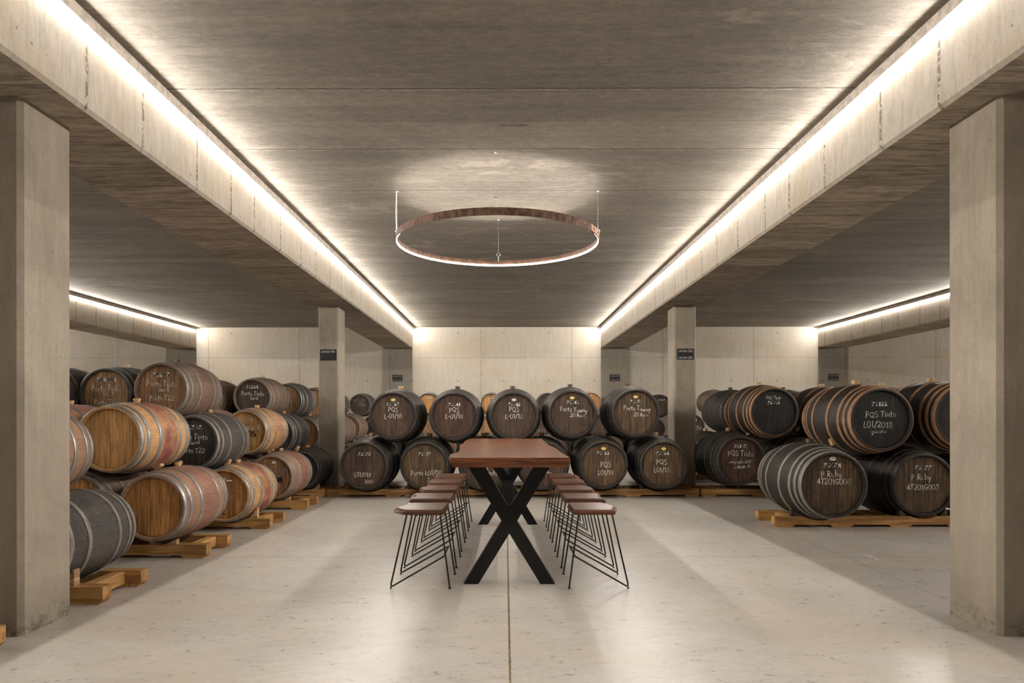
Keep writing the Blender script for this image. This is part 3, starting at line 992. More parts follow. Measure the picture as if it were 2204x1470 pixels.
px_barrel('hogshead', 544, 858, ROW['E'], ('s_brown', 'h_dark', 'm_dull'), 'brown barrel stencilled 39221, at the top of the left stack', GL, number='39221',
          chalk=(('Porto Tinto', 0, 0.03, 0.062, -0.02), ('Geral', 0.02, -0.03, 0.045, 0)))
barrel('hogshead', -4.51, ROW['E'], 1.46, BRN, 'brown barrel at the top of the left stack, half hidden behind the one stencilled 39203', GL)
px_barrel('hogshead', 614, 864, ROW['F'], ('s_grey', 'h_brown', 'm_zinc'), 'top-tier barrel with a blank brown head and bright hoops, left of the middle left column', GL)
px_barrel('hogshead', 648, 930, ROW['F'], ('s_brown', 'h_orange', 'm_zinc'), 'orange-headed barrel partly hidden by the middle left column', GL)
barrel('hogshead', -3.74, ROW['G'], 1.47, BRN, 'small-looking brown barrel at the top tier, cut off by the middle left column', GL)
barrel('hogshead', -3.82, ROW['H'], 1.46, ('s_grey', 'h_char', 'm_dull'), 'grey barrel edge on the top tier, just right of the middle left column', GB)
barrel('hogshead', -3.72, 15.7, 0.93, ('s_grey', 'h_orange', 'm_zinc'), 'pinkish-headed barrel just right of the middle left column, middle tier', GB)
# supports that the photo hardly shows share their wording
SUP = 'oak barrel in the shadowed inside of the left stack, hidden behind the front ones'
for X, r, z in ((-4.33, 'C', 0.46), (-3.62, 'C', 0.46), (-3.97, 'C', 0.955), (-4.68, 'C', 0.955), (-3.66, 'D', 0.46), (-3.8, 'E', 0.46), (-4.14, 'E', 0.945), (-3.2, 'F', 0.46), (-4.17, 'F', 0.95),
                (-4.72, 'B', 0.98), (-4.4, 'B', 0.465), (-4.15, 'A', 0.99), (-3.78, 'A', 0.465), (-3.9, 'F', 0.46), (-3.4, 'G', 0.95), (-4.1, 'G', 0.95), (-3.1, 'G', .44), (-3.78, 'G', 0.44),
                (-3.45, 'H', 0.94), (-4.18, 'H', 0.94), (-3.2, 'H', 0.43), (-3.9, 'H', 0.43), (-3.4, 'I', 0.42), (-4.08, 'I', 0.42)):
    barrel('hogshead', X, ROW[r] + .02, z, BRN, SUP, 'barrels inside the left stack')

# --- centre row of casks
YC = 10.05
QS = (('PQS', 0.0, 0.058, 0.072, 0.0), ('L-01/18', 0.0, -0.035, 0.066, 0.03))
TW = (('Porto Tawny', 0.02, 0.035, 0.066, -0.07), ('20 Anos', 0.08, -0.045, 0.056, 0.0))
px_barrel('pipe', 845, 896, YC, DRK, 'dark cask stencilled 39023 and chalked PQS, leftmost of the upper row behind the table', GC, number='39023', chalk=QS, sticker='yellow')
px_barrel('pipe', 977, 896, YC, DRKR, 'reddish dark cask stencilled 39041 and chalked PQS, second of the upper row behind the table', GC, number='39041', chalk=QS, dark_bung=True)
px_barrel('pipe', 1106.5, 895.5, YC, DRK, 'dark cask stencilled 39042 and chalked PQS, right behind the table top', GC, number='39042', chalk=QS, sticker='cream', dark_bung=True)
px_barrel('pipe', 1232, 891, YC, DRK, 'dark cask stencilled 39049 and chalked Porto Tawny 20 Anos, fourth of the upper row', GC, number='39049', chalk=TW, sticker='yellow', dark_bung=True)
px_barrel('pipe', 1369, 889, YC, DRKA, 'dark cask stencilled 39050 and chalked Porto Tawny 20 Anos, rightmost of the upper row', GC, number='39050', chalk=TW, sticker='yellow', dark_bung=True)
px_barrel('pipe', 783, 1002, YC, DRK, 'dark cask stencilled 39032, leftmost on the long floor rack', GC, number='39032',
          chalk=(('L01/017', -0.02, -0.165, 0.058, -0.06), ('2009', 0.07, -0.262, 0.045, -0.04)))
px_barrel('pipe', 913, 1002, YC, DRKA, 'amber-brown cask stencilled 39033 on the floor rack left of the table', GC, number='39033',
          chalk=(('Porto L01/08', 0.03, -0.14, 0.068, 0.0), ('3', 0.06, -0.23, 0.055, 0.0)))
px_barrel('pipe', 1042, 1002, YC, DRK, 'dark cask on the floor rack, seen between the crossed table legs', GC,
          chalk=(('+', 0.05, -0.06, 0.08, 0), ('Tinto', 0.11, -0.145, 0.075, -0.1)))
px_barrel('pipe', 1171, 1001.5, YC, DRK, 'dark cask on the floor rack, behind the right corner of the table top', GC,
          chalk=(('Tinto', 0.02, -0.14, 0.075, 0.0),))
px_barrel('pipe', 1300, 1000.5, YC, DRKA, 'dark cask stencilled 39022 with a yellow label, on the floor rack right of the table', GC, number='39022',
          chalk=(('PQS', 0.03, -0.035, 0.076, 0), ('L01/18', 0.03, -0.148, 0.066, 0.03)), sticker='yellow')
px_barrel('pipe', 1429.5, 1001, YC, DRKA, 'dark cask stencilled 39024 with a yellow label, rightmost on the long floor rack', GC, number='39024',
          chalk=(('PQS', -0.03, 0.005, 0.076, 0), ('L01/18', -0.03, -0.105, 0.066, 0.03)), sticker='yellow')

# --- right stacks
Y1 = 7.2
px_barrel('pipe', 1796, 1044, Y1, ('s_dark', 'h_amber', 'm_dull'), 'big dark cask stencilled 39034 and chalked P Ruby, leftmost on the near right rack', GR, number='39034',
          nz=0.187, sz=0.275,
          chalk=(('P Ruby', -0.02, 0.082, 0.066, 0), ('4T201G008', 0.01, 0.002, 0.058, 0)), sticker='cream', dark_bung=True)
px_barrel('pipe', 1990, 1047, Y1 + .35, ('s_black', 'h_amber', 'm_dark'), 'dark cask stencilled 39033 and chalked P Ruby, beside the near right column', GR, number='39033',
          nz=0.17, chalk=(('P Ruby', -0.02, 0.055, 0.066, 0), ('4T201G003', 0.0, -0.055, 0.058, 0)))
px_barrel('pipe', 1899, 903, Y1 + .38, ('s_black', 'h_black', 'm_rust'), 'black cask with rusty hoops stencilled 39122, on top of the near right rack', GR, number='39122',
          chalk=(('PQS Tinto', 0.0, 0.03, 0.068, 0.03), ('L01/2018', -0.03, -0.09, 0.066, 0.0), ('garrafas', -0.02, -0.15, 0.04, 0.0)), dim=False)
px_barrel('pipe', 2080, 897, Y1 + .38, BLKR, 'black cask with rusty hoops cut off by the near right column, upper tier', GR)
px_barrel('pipe', 1596, 991, YC - .1, ('s_dark', 'h_red', 'm_dark'), 'reddish cask stencilled 39163, on the floor just right of the middle right column', GR, number='39163',
          nz=0.185, chalk=(('PQS Tinto', 0.0, 0.06, 0.076, -0.02), ('campanha 2018', 0.0, -0.04, 0.045, 0.0), ('colheita 18', 0.03, -0.115, 0.045, 0.04)))
px_barrel('pipe', 1668, 887, YC - .1, BLKR, 'black-headed cask with rusty hoops stencilled 32091, upper tier right of the middle column', GR, number='32091',
          chalk=(('PQS Tinto', 0.0, 0.19, 0.045, 0.0),), nz=0.12)
barrel('pipe', 4.44, YC - .05, 0.52, ('s_black', 'h_char', 'm_dark'), 'black cask in deep shadow behind the one stencilled 39034', GR)
barrel('pipe', 4.9, YC - .1, 1.255, BLKR, 'dark cask with rusty hoops behind the left end of the one stencilled 39122', GR)
barrel('pipe', 5.8, YC - .1, 1.27, ('s_dark', 'h_char', 'm_rust'), 'dark cask top showing between the two rusty-hooped casks near the right column', GR)
barrel('pipe', 4.27, 12.4, 1.3, ('s_dark', 'h_dark', 'm_dark'), 'dark brown upper-tier cask with a dark bung, beside the middle right column', GR, dark_bung=True)
barrel('pipe', 5.3, 12.4, 1.3, ('s_dark', 'h_dark', 'm_dark'), 'dark cask top peeping out behind the black-headed one stencilled 32091', GR, dark_bung=True)
for X in (-2.37, -1.34, -0.33, 0.68, 1.69, 2.68):  # made-up casks, added to block the lit floor in the front row's gaps
    barrel('pipe', X, 11.67, 0.464, ('s_black', 'h_char', 'm_dark'), 'dark cask hidden on the floor behind the row of casks', 'casks hidden behind the centre row', dark_bung=True)
SUP2 = 'dark cask in the shadowed lower tier behind the right-hand stacks'
for X, y, z in ((5.35, YC - .05, 0.52), (3.82, 12.4, 0.52), (4.78, 12.4, 0.52), (5.7, 12.4, 0.52), (5.62, Y1 + .35, 0.47)):
    barrel('pipe', X, y, z, ('s_black', 'h_char', 'm_dark'), SUP2, 'casks hidden low in the right stacks')

# --- barrels against the back wall
YJ = 17.1
SC = 0.93
lb3 = 'barrel against the back wall, top tier, '
px_barrel('hogshead', 774, 871, YJ, ('s_grey', 'h_dark', 'm_dull'), 'dark-headed barrel chalked PT LBV against the back wall, left of the cask row', GB, scale=SC,
          chalk=(('PT LBV', 0, 0.06, 0.09, 0.02), ('2018', 0.06, -0.05, 0.08, 0.02)), dim=True)
px_barrel('hogshead', 921, 869, YJ, ('s_dark', 'h_orange', 'm_zinc'), 'orange-headed ' + lb3 + 'seen between casks 39023 and 39041', GB, scale=SC, number='39437')
px_barrel('hogshead', 1057, 869, YJ, ('s_grey', 'h_orange', 'm_zinc'), 'orange-headed ' + lb3 + 'seen between casks 39041 and 39042', GB, scale=SC, number='2813')
px_barrel('hogshead', 1180, 870, YJ, DRK, 'dark ' + lb3 + 'seen between casks 39042 and 39049', GB, scale=SC)
px_barrel('hogshead', 1272, 867, YJ, ('s_brown', 'h_orange', 'm_zinc'), 'orange-headed ' + lb3 + 'seen right of cask 39049', GB, scale=SC)
px_barrel('hogshead', 1332, 871, YJ, ('s_grey', 'h_char', 'm_zinc'), 'grey ' + lb3 + 'seen left of cask 39050', GB, scale=SC)
px_barrel('hogshead', 1424, 874, YJ, DRK, 'dark ' + lb3 + 'stencilled 39063, beside the middle right column', GB, scale=SC, number='39063', dim=False)
px_barrel('hogshead', 1546, 866, 16.4, ('s_brown', 'h_brown', 'm_dull'), 'pale brown ' + lb3 + 'right of the middle right column', GB)
px_barrel('hogshead', 803, 917, YJ, ('s_dark', 'h_char', 'm_dull'), 'dark barrel chalked P against the back wall, left of cask 39023', GB, scale=SC, chalk=(('P', -.13, 0.03, 0.12, 0),), dim=True)
px_barrel('hogshead', 1163, 922, YJ, ('s_grey', 'h_dark', 'm_zinc'), 'barrel seen in the gap between casks 39042 and 39049, second tier', GB, scale=SC, chalk=(('Porto', 0, -0.08, 0.11, 0.0),), dim=True)
px_barrel('hogshead', 1044, 922, YJ, ('s_grey', 'h_brown', 'm_zinc'), 'barrel seen in the gap between casks 39041 and 39042, second tier', GB, scale=SC)
px_barrel('hogshead', 1492, 918, 16.4, ('s_grey', 'h_dark', 'm_dull'), 'grey barrel peeping out at the right edge of the middle right column, second tier', GB, chalk=(('Porto', 0.05, -0.08, 0.11, 0.0),), number='39071')
SUP3 = 'barrel low in the stack against the back wall, mostly hidden by the row of casks'
for X, z in ((-3.95, .42), (-2.9, .42), (-2.2, .42), (-1.5, .42), (-.8, .42), (-.1, .42), (.6, .42), (1.3, .42), (2.0, .42), (2.7, .42), (3.4, .42), (4.2, .42),
             (-2.53, .95), (-1.85, .95), (-1.15, .95), (1.62, .95), (2.35, .95), (3.05, .95), (3.75, .95)):
    barrel('hogshead', X, YJ, z, DRK if RND.random() < .6 else BRN, SUP3, 'low barrels against the back wall', scale=SC)
for X, z in ((-3.3, .44), (5.0, .46)):
    pass

# ------------------------------------------------------------------ settle and build the barrels
def rad(sp, y):
    tp = TYPES[sp['kind']]
    k = sp['scale']
    t = (y - (sp['Yh'] + tp['L'] * k / 2)) / k
    return prof_r(tp, t) * k + 0.006 if abs(t) <= tp['L'] / 2 else 0.0


def settle(rounds=150):
    for it in range(rounds):
        worst = 0
        for i in range(len(SPECS)):
            for j in range(i + 1, len(SPECS)):
                a, b = SPECS[i], SPECS[j]
                dx, dz = b['X'] - a['X'], b['Z'] - a['Z']
                d = math.hypot(dx, dz)
                if d > 0.9:
                    continue
                La, Lb = TYPES[a['kind']]['L'] * a['scale'], TYPES[b['kind']]['L'] * b['scale']
                y0, y1 = max(a['Yh'], b['Yh']), min(a['Yh'] + La, b['Yh'] + Lb)
                if y1 <= y0:
                    continue
                need = max(rad(a, y0 + (y1 - y0) * k / 12) + rad(b, y0 + (y1 - y0) * k / 12) for k in range(13)) + 0.001
                if need > d:
                    e = need - d
                    wa, wb = a['w'], b['w']
                    ea, eb = e * wa / (wa + wb), e * wb / (wa + wb)
                    worst = max(worst, need - d)
                    ux, uz = dx / d, dz / d
                    a['X'] -= ux * ea
                    b['X'] += ux * eb
                    a['Z'] -= uz * ea
                    b['Z'] += uz * eb
        for a in SPECS:
            r = TYPES[a['kind']]['rb'] * a['scale']
            low = 0.044 if a['kind'] == 'pipe' else 0.07
            if a['Z'] - r < low:
                a['Z'] = r + low
        if worst < 0.0006:
            break


for a in SPECS:
    a['X0'], a['Z0'] = a['X'], a['Z']
    a['w'] = 1.0 if 'hidden' in a['label'] or 'shadowed' in a['label'] else 0.06
settle()
for a in SPECS:
    a.pop('w')
    dx, dz = a.pop('X0') - a['X'], a.pop('Z0') - a['Z']
    if math.hypot(dx, dz) > 0.03:
        print('MOVED %.3f %.3f %s' % (-dx, -dz, a['label']))
for a in SPECS:
    build_barrel(**a)


def sitting(x0, x1, yf, gap):
    out = []
    for a in SPECS:
        tp = TYPES[a['kind']]
        yc = a['Yh'] + tp['L'] * a['scale'] / 2
        if a['Z'] < 0.64 and x0 < a['X'] < x1 and yf - 0.1 < yc < yf + gap + 0.25:
            out.append((a['X'], a['Z'], tp, yc, a['scale']))
    return out


# ------------------------------------------------------------------ racks
RAILH = 0.115


def rail_outline(x0, x1, feet, cuts):
    """x/z outline of one rail: notched underside, shallow saddles in the top where casks dip"""
    ft = 0.026
    pts = [(x0 + 0.012, 0.0)]
    feet = sorted(feet)
    # underside from left to right
    cur = []
    for i, (fa, fb) in enumerate(feet):
        if i == 0:
            cur += [(max(fa, x0 + 0.03), 0.0)]
        else:
            cur += [(fa - 0.03, ft), (fa, 0.0)]
        if i < len(feet) - 1:
            cur += [(fb, 0.0), (fb + 0.03, ft)]
        else:
            cur += [(min(fb, x1 - 0.03), 0.0)]
    pts = cur + [(x1, 0.03), (x1, RAILH)]
    # top from right to left with saddles
    for (cx, cz, r) in sorted(cuts, reverse=True):
        d = cz - RAILH
        if r <= d + 0.002:
            continue
        half = math.sqrt(r * r - d * d)
        if cx + half > x1 - 0.01 or cx - half < x0 + 0.01:
            continue
        for k in range(9):
            a = half - 2 * half * k / 8
            pts.append((cx + a, cz - math.sqrt(max(r * r - a * a, 0))))
    pts += [(x0, RAILH), (x0, 0.03)]
    return pts


def rack(x0, x1, yf, label, feet, cross, _unused=None, xoff=0.0, gap=0.45, wedge='chock'):
    barrels = sitting(x0, x1, yf, gap)
    t = thing('barrel_rack', label, 'rack', ((x0 + x1) / 2, yf, 0), 0, 'pine racks on the floor')
    ox = (x0 + x1) / 2
    yc = yf + 0.28
    for k, (y, sh) in enumerate(((0.0, 0.0), (gap, xoff))):
        m = MB()
        cuts = []
        for bx, bz, tp, bc, sc in barrels:
            d = bc - yf
            near = 0.0 if y <= d <= y + 0.1 else min(abs(y - d), abs(y + 0.1 - d))
            cuts.append((bx - ox, bz, prof_r(tp, near) * sc + 0.012))
        ft = [(a - ox, b - ox) for a, b in feet]
        m.prism(rail_outline(x0 + sh - ox, x1 + sh - ox, ft, cuts), y, y + 0.1)
        obj('rail', m, M['pine'], t)
    for cx in cross:
        m = MB()
        m.bbox((cx - ox, (gap + 0.1) / 2, RAILH - 0.05), (0.09, gap - 0.102, 0.09), 0.004)
        obj('crosspiece', m, M['pine_y'], t)
    for bx, bz, tp, bc, sc in barrels:
        for s in (-1, 1):
            if sc < 1:
                continue
            r = prof_r(tp, max(bc - yf - 0.08, 0)) + 0.006
            m = MB()
            zz = RAILH
            # wedge between the rail top and the barrel side
            xi = math.sqrt(max(r * r - (bz - zz - 0.02) ** 2, 0.0004)) + 0.012
            zt = bz - math.sqrt(max(r * r - min((xi + 0.075) ** 2, r * r * .98), 0)) - 0.006
            m.prism([(bx - ox + s * xi, zz), (bx - ox + s * (xi + 0.085), zz), (bx - ox + s * (xi + 0.085), max(zt, zz + .03)), (bx - ox + s * (xi + 0.075), max(zt, zz + .03))], 0.02, 0.08)
            obj('wedge', m, M[wedge], t)
    return t


hg, pp = TYPES['hogshead'], TYPES['pipe']


def bx(u, v, y):
    X, Z = at(u, v, y)
    return X, Z


def feet_for(x0, x1, n, w=0.2):
    out = []
    for i in range(n):
        c = x0 + w / 2 + (x1 - x0 - w) * i / (n - 1)
        out.append((c - w / 2, c + w / 2))
    return out


rack(-4.6, -2.69, 3.02, 'pine rack end poking out at the left photo edge, in front of the near column', feet_for(-4.6, -2.69, 3), (-2.9,), None, gap=0.55)
rack(-4.6, -2.64, 4.47, 'pine floor rack under the weathered grey barrel behind the near left column', feet_for(-4.6, -2.64, 3), (-2.80,), None, gap=.47)
rack(-4.9, -2.6, 5.93, 'pine floor rack under the golden-headed barrel, second along the left aisle', feet_for(-4.9, -2.6, 3), (-2.75,), None)
rack(-4.9, -2.57, 7.44, 'pine floor rack under the orange-headed barrel with a white label', feet_for(-4.9, -2.57, 3), (-2.72,), None)
rack(-4.9, -2.61, 8.99, 'pine floor rack under the barrel burnt 2008', feet_for(-4.9, -2.61, 3), (-2.76,), None)
rack(-4.9, -2.745, 10.39, 'pine floor rack at the end of the left stack, beside the middle left column', feet_for(-4.9, -2.745, 3), (-2.9,), None)
rack(-2.715, 2.955, 10.39, 'long pine floor rack under the dark casks behind the table', feet_for(-2.715, 2.955, 7, .2), (-2.6, -1.62, -.73, .155, 1.04, 1.92), None, wedge='chockdark')
rack(2.985, 6.4, 10.39, 'pine floor rack under the cask stencilled 39163', feet_for(2.985, 6.4, 5), (3.12, 5.0), None, wedge='chockdark')
rack(2.98, 6.4, 7.55, 'pine floor rack under the casks chalked P Ruby, at the right', feet_for(2.98, 6.4, 6), (3.2, 4.12, 5.2), None, wedge='chockdark', xoff=-0.015, gap=.45)
RK = 'pine floor rack mostly hidden under the stacks further back'
rack(-4.6, -3.1, 11.95, RK, feet_for(-4.6, -3.1, 3), (-3.56,), None)['group'] = 'hidden pine racks'
rack(3.2, 6.4, 12.7, RK, feet_for(3.2, 6.4, 4), (3.4,), None)['group'] = 'hidden pine racks'
for yy in (13.42, 14.92, 16.12):
    rack(-4.6, -2.8, yy, RK, feet_for(-4.6, -2.8, 3), (-3.5,), None)['group'] = 'hidden pine racks'
rack(-4.4, 0.0, 17.3, RK, feet_for(-4.4, 0.0, 5), (-3.6,), None)['group'] = 'hidden pine racks'
rack(0.05, 4.6, 17.3, RK, feet_for(0.05, 4.6, 5), (0.1,), None)['group'] = 'hidden pine racks'

# loose chocks wedged between the tiers
CH = [(341, 1003, 6.02, 'pale', 0.9, 'left of two pale wood chocks under the pale red-banded oak barrel'),
      (384, 999, 6.40, 'pale', 0.4, 'right of two pale wood chocks under the pale red-banded oak barrel'),
      (428, 894, 7.52, 'pale', 0.5, 'small wood chock under the barrel stencilled 39203'),
      (491, 995, 7.52, 'pale', 0.4, 'pale wood chock under the dark grey barrel stencilled 39363'),
      (583, 970, 9.0, 'pale', 0.9, 'wood chock under the barrel printed 2025, left one of two'),
      (640, 965, 9.35, 'pale', 0.4, 'wood chock under the barrel printed 2025, right one of two'),
      (1609, 931, 10.35, 'pale', -0.3, 'small pale chock under the black-headed cask stencilled 32091'),
      (1716, 923, 10.35, 'pale', 0.3, 'small pale chock between casks 32091 and 39122'),
      (1789, 951, 7.9, 'pale', -0.7, 'wood chock under the left end of the cask stencilled 39122'),
      (1968, 971, 7.9, 'dark', 0.5, 'dark wood chock under the right side of the cask stencilled 39122')]
for u, v, y, tone, ang, lb in CH:
    X, Z = at(u, v, y)
    m = MB()
    m.prism([(-.022, -.036), (.015, -.036), (.022, .03), (.0, .036)], -.03, .03)
    o = obj('wooden_chock', m, M['chock' if tone == 'pale' else 'chockdark'], None, (X, y, Z))
    o.rotation_euler = (0, ang, 0)
    tag(o, lb, 'chock', 'loose chocks between tiers')

# ------------------------------------------------------------------ table
YT0, YT1, ZT = 4.526, 8.33, 0.958
TTH = 0.064
zm = lambda zx, zy: (820 + zx / 3.973, 920 + zy / 3.973)


def on_top(zx, zy, z):
    u, v = zm(zx, zy)
    Y = F * (H - z) / (v - HY)
    X, _ = at(u, v, Y)
    return X, Y


tt = thing('dining_table', 'long live-edge wooden table on black crossed steel legs', 'table', (0.03, 6.4, 0))
left = [on_top(a, b, ZT) for a, b in ((590, 264), (588, 238), (600, 228), (625, 219), (655, 211), (672, 200), (681, 183), (676, 168), (672, 154), (683, 145), (704, 138), (713, 124), (722, 112), (742, 103), (770, 94))]
right = [on_top(a, b, ZT) for a, b in ((1378, 96), (1382, 106), (1402, 122), (1425, 140), (1440, 152), (1470, 164), (1496, 176), (1512, 190), (1530, 206), (1560, 226), (1592, 245), (1604, 254))]
left[0] = (left[0][0], YT0)
right[-1] = (right[-1][0], YT0)
ol = left + right
m = MB()
cx0, cy0 = 0.03, 6.4
n = len(ol)
rnd = random.Random(3)
top = [(x - cx0, y - cy0, ZT) for x, y in ol]
lips = []
midv, botv = [], []
for i, (x, y) in enumerate(ol):
    isl = i < len(left)
    end = i in (0, len(left) - 1, len(left), n - 1)
    k = -1 if isl else 1
    mo = 0.012 * rnd.random() if not end else 0.0
    midv.append((x - cx0 + k * (mo + 0.004), y - cy0, ZT - 0.03))
    botv.append((x - cx0 - k * (0.012 + 0.01 * rnd.random() if isl else 0.0), y - cy0, ZT - TTH))
m.add(top + midv + botv, [tuple(range(n)), tuple(range(3 * n - 1, 2 * n - 1, -1))] +
      [(i, (i + 1) % n, n + (i + 1) % n, n + i) for i in range(n)] +
      [(n + i, n + (i + 1) % n, 2 * n + (i + 1) % n, 2 * n + i) for i in range(n)])
obj('tabletop', m, M['top'], tt)


def x_leg(yn, depth):
    m = MB()
    zt = ZT - TTH
    xo, xi = 0.335, 0.335 - 0.107
    to, ti = 0.322, 0.322 - 0.118
    for s in (-1, 1):
        m.prism([(s * -xo, 0), (s * -xi, 0), (s * to, zt), (s * ti, zt)], yn + (0.001 if s > 0 else 0), yn + depth - (0.001 if s > 0 else 0))
    return m


for yn in (5.01, 7.74):
    obj('crossed_leg', x_leg(yn - cy0, 0.1), M['black'], tt)
m = MB(); m.bbox((0, (5.11 + 7.74) / 2 - cy0, 0.462), (0.1, 7.74 - 5.11, 0.1), 0.004)
obj('stretcher', m, M['black'], tt)

# ------------------------------------------------------------------ stools
SZ = 0.562
ST = 0.036


def stool_meshes():
    """stool for the right side: outer (bent) legs at +X, straight legs at -X; origin floor centre; copies mirrored by rotation"""
    out = {}
    x_in, x_out = -0.19, 0.236       # floor
    tx_in, tx_out = -0.115, 0.125     # under the seat
    yf, yr = -0.218, 0.218
    tyf, tyr = -0.16, 0.16
    zt = SZ - ST
    r = 0.0062
    legs = []
    for y0, y1 in ((yf, tyf), (yr, tyr)):
        m = MB(); m.tube([(x_in, y0, 0.008), (tx_in, y1, zt)], r)
        legs.append(m)
    # bent rod: up-front, down to the floor, slanting up to the straight leg, across, and back
    zf = 0.235
    k = zf / zt
    xs = x_in + (tx_in - x_in) * k
    ys = yf + (tyf - yf) * k

    def half(s):
        yb, yt = s * yr, s * tyr
        y_s = -s * ys
        p = [(tx_out, yt, zt)]
        a, c = Vector((tx_out, yt, zt)), Vector((x_out, yb, 0.008))
        d = Vector((xs + .012, y_s, zf - .01))
        e1 = c + (a - c).normalized() * 0.03
        e2 = c + (d - c).normalized() * 0.03
        pts = [a]
        for i in range(7):
            t = i / 6
            pts.append(e1 * (1 - t) ** 2 + c * 2 * t * (1 - t) + e2 * t * t)
        pts.append(d)
        return pts
    m = MB(); m.tube(half(-1), r); m.tube(half(1), r)
    m.tube([(xs + .012, ys, zf - .01), (xs + .012, -ys, zf - .01)], r)
    out['frame'] = m
    out['legs'] = legs
    feet = []
    for x in (x_in,):
        for y in (yf, yr):
            m = MB(); m.cyl((x, y, 0), (x, y, 0.012), 0.011, 0.008, 12); feet.append(m)
    for y in (yf, yr):
        m = MB(); m.cyl((x_out - .004, y, 0), (x_out - .004, y, 0.012), 0.008, 0.006, 12); feet.append(m)
    out['feet'] = feet
    plate = MB()
    for y in (tyf, tyr):
        plate.box((0.005, y, zt - 0.004), (0.27, 0.022, 0.006))
    for i in range(6):
        plate.cyl((-0.09 + i * 0.036, tyr + 0.012, zt - 0.014), (-0.09 + i * 0.036, tyr + 0.012, zt), 0.006, None, 8)
    out['plate'] = plate
    return out


def seat_mesh(seed, x0, x1):
    rnd = random.Random(seed)
    y0, y1 = -0.2, 0.2
    inner = [(x0, y0), (x0 - .004, 0), (x0, y1)]
    k = 9
    live = []
    for i in range(k):
        t = i / (k - 1)
        y = y1 + (y0 - y1) * t
        live.append((x1 - 0.018 * math.sin(t * 7 + seed) - 0.02 * rnd.random() - (0.03 if i in (0,) else 0), y))
    ol = inner + live
    n = len(ol)
    m = MB()
    topv = [(x, y, SZ) for x, y in ol]
    midv, bot = [], []
    for i, (x, y) in enumerate(ol):
        lv = i >= 3
        midv.append((x + (0.012 + 0.012 * rnd.random() if lv else -0.004), y * 1.03, SZ - 0.014))
        bot.append((x + (0.03 * rnd.random() + .008 if lv else -0.012), y * 1.05, SZ - ST))
    m.add(topv + midv + bot, [tuple(range(n)), tuple(range(3 * n - 1, 2 * n - 1, -1))] +
          [(i, (i + 1) % n, n + (i + 1) % n, n + i) for i in range(n)] +
          [(n + i, n + (i + 1) % n, 2 * n + (i + 1) % n, 2 * n + i) for i in range(n)])
    return m


sm = stool_meshes()
me_frame = sm['frame'].mesh('frame', M['rod'])
me_legs = [q.mesh('leg', M['rod']) for q in sm['legs']]
me_feet = [q.mesh('foot', M['rod']) for q in sm['feet']]
me_plate = sm['plate'].mesh('mounting_plate', M['rod'])
YS = [5.10, 5.755, 6.42, 7.085, 7.77]
ORD = ['nearest', 'second', 'middle', 'fourth', 'farthest']
for side in ('left', 'right'):
    for i, y in enumerate(YS):
        X = 0.645 if side == 'right' else -0.585
        t = thing('bar_stool', '%s stool on the %s side of the table, wooden seat on black wire legs' % (ORD[i], side), 'stool',
                  (X, y, 0), (0 if side == 'right' else PI) + RND.uniform(-.012, .012), 'stools along the table')
        link('seat', seat_mesh(i * 3 + (side == 'left') + 1, *((-0.135, 0.19) if side == 'left' else (-0.15, 0.15))).mesh('seat', M['seat']), t)
        link('frame', me_frame, t)
        for q in me_legs:
            link('leg', q, t)
        for q in me_feet:
            link('foot', q, t)
        link('mounting_plate', me_plate, t)

# ------------------------------------------------------------------ ring pendant
RX, RY, RZ, RR = -0.078, 7.13, 3.022, 1.05
rt = thing('ring_pendant_lamp', 'rusty iron hoop lamp with a white LED line, hanging above the table', 'lamp', (RX, RY, RZ))
BH = 0.072
seg = 120


def ring(r0, r1, z0, z1):
    m = MB()
    vs = []
    for r, z in ((r0, z0), (r1, z0), (r1, z1), (r0, z1)):
        for i in range(seg):
            a = 2 * PI * i / seg
            vs.append((r * math.cos(a), r * math.sin(a), z))
    fs = []
    for j in range(4):
        for i in range(seg):
            fs.append((j * seg + i, j * seg + (i + 1) % seg, ((j + 1) % 4) * seg + (i + 1) % seg, ((j + 1) % 4) * seg + i))
    m.add(vs, fs, True)
    return m


obj('iron_hoop', ring(RR - 0.004, RR, 0, BH), M['rust'], rt).data.shade_flat()
obj('led_line', ring(RR - 0.009, RR - 0.0045, 0.005, 0.019), M['ringled'], rt)
# lap joint of the hoop with rivets
m = MB()
a0 = math.radians(-30)
pts = []
for i in range(9):
    a = a0 + math.radians(20) * i / 8
    pts.append(a)
vs = []
for a in pts:
    for r, z in ((RR + .0005, .004), (RR + .006, .004), (RR + .006, BH - .004), (RR + .0005, BH - .004)):
        vs.append((r * math.cos(a), r * math.sin(a), z))
fs = []
for i in range(8):
    for j in range(4):
        fs.append((i * 4 + j, i * 4 + (j + 1) % 4, i * 4 + 4 + (j + 1) % 4, i * 4 + 4 + j))
fs += [(3, 2, 1, 0), (32, 33, 34, 35)]
m.add(vs, fs)
lap = obj('lap_joint', m, M['m_rust'], rt)
for a in (-26, -18, -12):
    m = MB()
    ca, sa = math.cos(math.radians(a)), math.sin(math.radians(a))
    m.cyl(((RR + .004) * ca, (RR + .004) * sa, BH / 2), ((RR + .011) * ca, (RR + .011) * sa, BH / 2), 0.011, 0.008, 10)
    obj('rivet', m, M['rust'], lap)
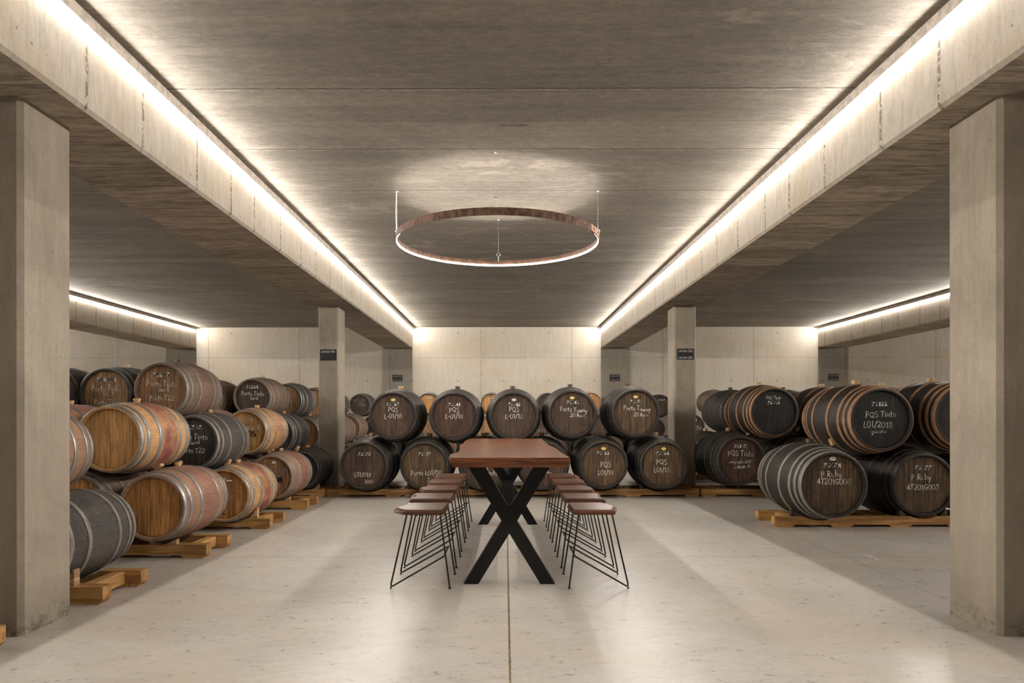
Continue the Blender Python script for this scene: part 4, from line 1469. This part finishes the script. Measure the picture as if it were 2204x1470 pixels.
for k in range(4):
    a = PI / 2 * k
    px, py = (RR - .002) * math.cos(a), (RR - .002) * math.sin(a)
    m = MB()
    m.tube([(px, py, BH + .09), (px, py, ZC - RZ)], 0.0018, 6)
    obj('suspension_wire', m, M['steel'], rt)
    m = MB()
    m.tube([(px, py, BH - .01), (px, py, BH + .05)], 0.004, 8)
    m.tube([(px + 0.019 * math.cos(q), py, BH + .07 + 0.019 * math.sin(q)) for q in [2 * PI * i / 16 for i in range(16)]], 0.0042, 8, False, True)
    obj('eye_bolt', m, M['steel'], rt)
    m = MB(); m.cyl((px, py, ZC - RZ - .012), (px, py, ZC - RZ), 0.012, 0.014, 12)
    obj('ceiling_anchor', m, M['steel'], rt)
m = MB()
m.tube([(-RR - .010 + .002 * math.sin(i * .6), 0.012, BH * .6 + (ZC - RZ - BH * .6) * i / 14) for i in range(15)], 0.0045, 8)
obj('power_cable', m, M['cable'], rt)

# ------------------------------------------------------------------ chalkboard signs
def sign(u0, v0, u1, v1, Y, lines, label, dim=False):
    xa, za = at(u0, v1, Y)
    xb, zb = at(u1, v0, Y)
    w, h = xb - xa, zb - za
    t = thing('chalkboard_sign', label, 'sign', ((xa + xb) / 2, Y, za), 0, 'chalkboard signs on the piers')
    m = MB(); m.bbox((0, -0.005, h / 2), (w, 0.009, h), 0.001)
    obj('board', m, M['slate'], t)
    m = MB()
    for txt, num, zf in lines:
        th = h * 0.2
        strokes(m, txt, -w * .16, zf * h, th * .78, th * .1, -0.0108, 0.05, False, 0.1)
        strokes(m, num + '>', w * .29, zf * h, th * 1.05, th * .13, -0.0108, 0.05, False, 0.08)
    obj('chalk_lettering', m, M['chalkdim'] if dim else M['chalk'], t)


sign(689.3, 752, 724.5, 776, 11.15, (('CANTEIRO', '15', .7),), 'chalkboard sign with one chalk line on the middle left column')
sign(1457.3, 750.3, 1493, 773.8, 11.15, (('CANTEIRO', '26', .7), ('CANTEIRO', '24', .08)), 'chalkboard sign with two chalk lines on the middle right column')
sign(844.8, 806.8, 866, 821, YW - .041, (('CANTEIRO', '21', .68), ('CANTEIRO', '19', .1)), 'small chalkboard sign on the pilaster left of the back wall centre', True)
sign(1312.2, 806, 1334, 820.6, YW - .041, (('CANTEIRO', '25', .68), ('CANTEIRO', '23', .1)), 'small chalkboard sign on the pilaster right of the back wall centre', True)
sign(1783.3, 804.8, 1804.6, 819, YW - .041, (('CANTEIRO', '29', .68), ('CANTEIRO', '27', .1)), 'small chalkboard sign on the pilaster above the right-hand casks', True)

# ------------------------------------------------------------------ camera, world
cd = bpy.data.cameras.new('camera')
cam = bpy.data.objects.new('camera', cd)
COL.objects.link(cam)
cd.sensor_fit = 'HORIZONTAL'
cd.sensor_width = 36.0
cd.lens = 36.0 * F / 2204
cd.shift_x = (1102 - CX) / 2204
cd.shift_y = (HY - 735) / 2204
cd.clip_start = 0.05
cam.matrix_world = Matrix.Translation((0, 0, H)) @ Matrix.Rotation(YAW, 4, 'Z') @ Matrix.Rotation(PI / 2, 4, 'X') @ Matrix.Rotation(ROLL, 4, 'Z')
S.camera = cam
w = bpy.data.worlds.new('world')
S.world = w
w.use_nodes = True
w.node_tree.nodes['Background'].inputs[0].default_value = (0, 0, 0, 1)
w.node_tree.nodes['Background'].inputs[1].default_value = 0.0
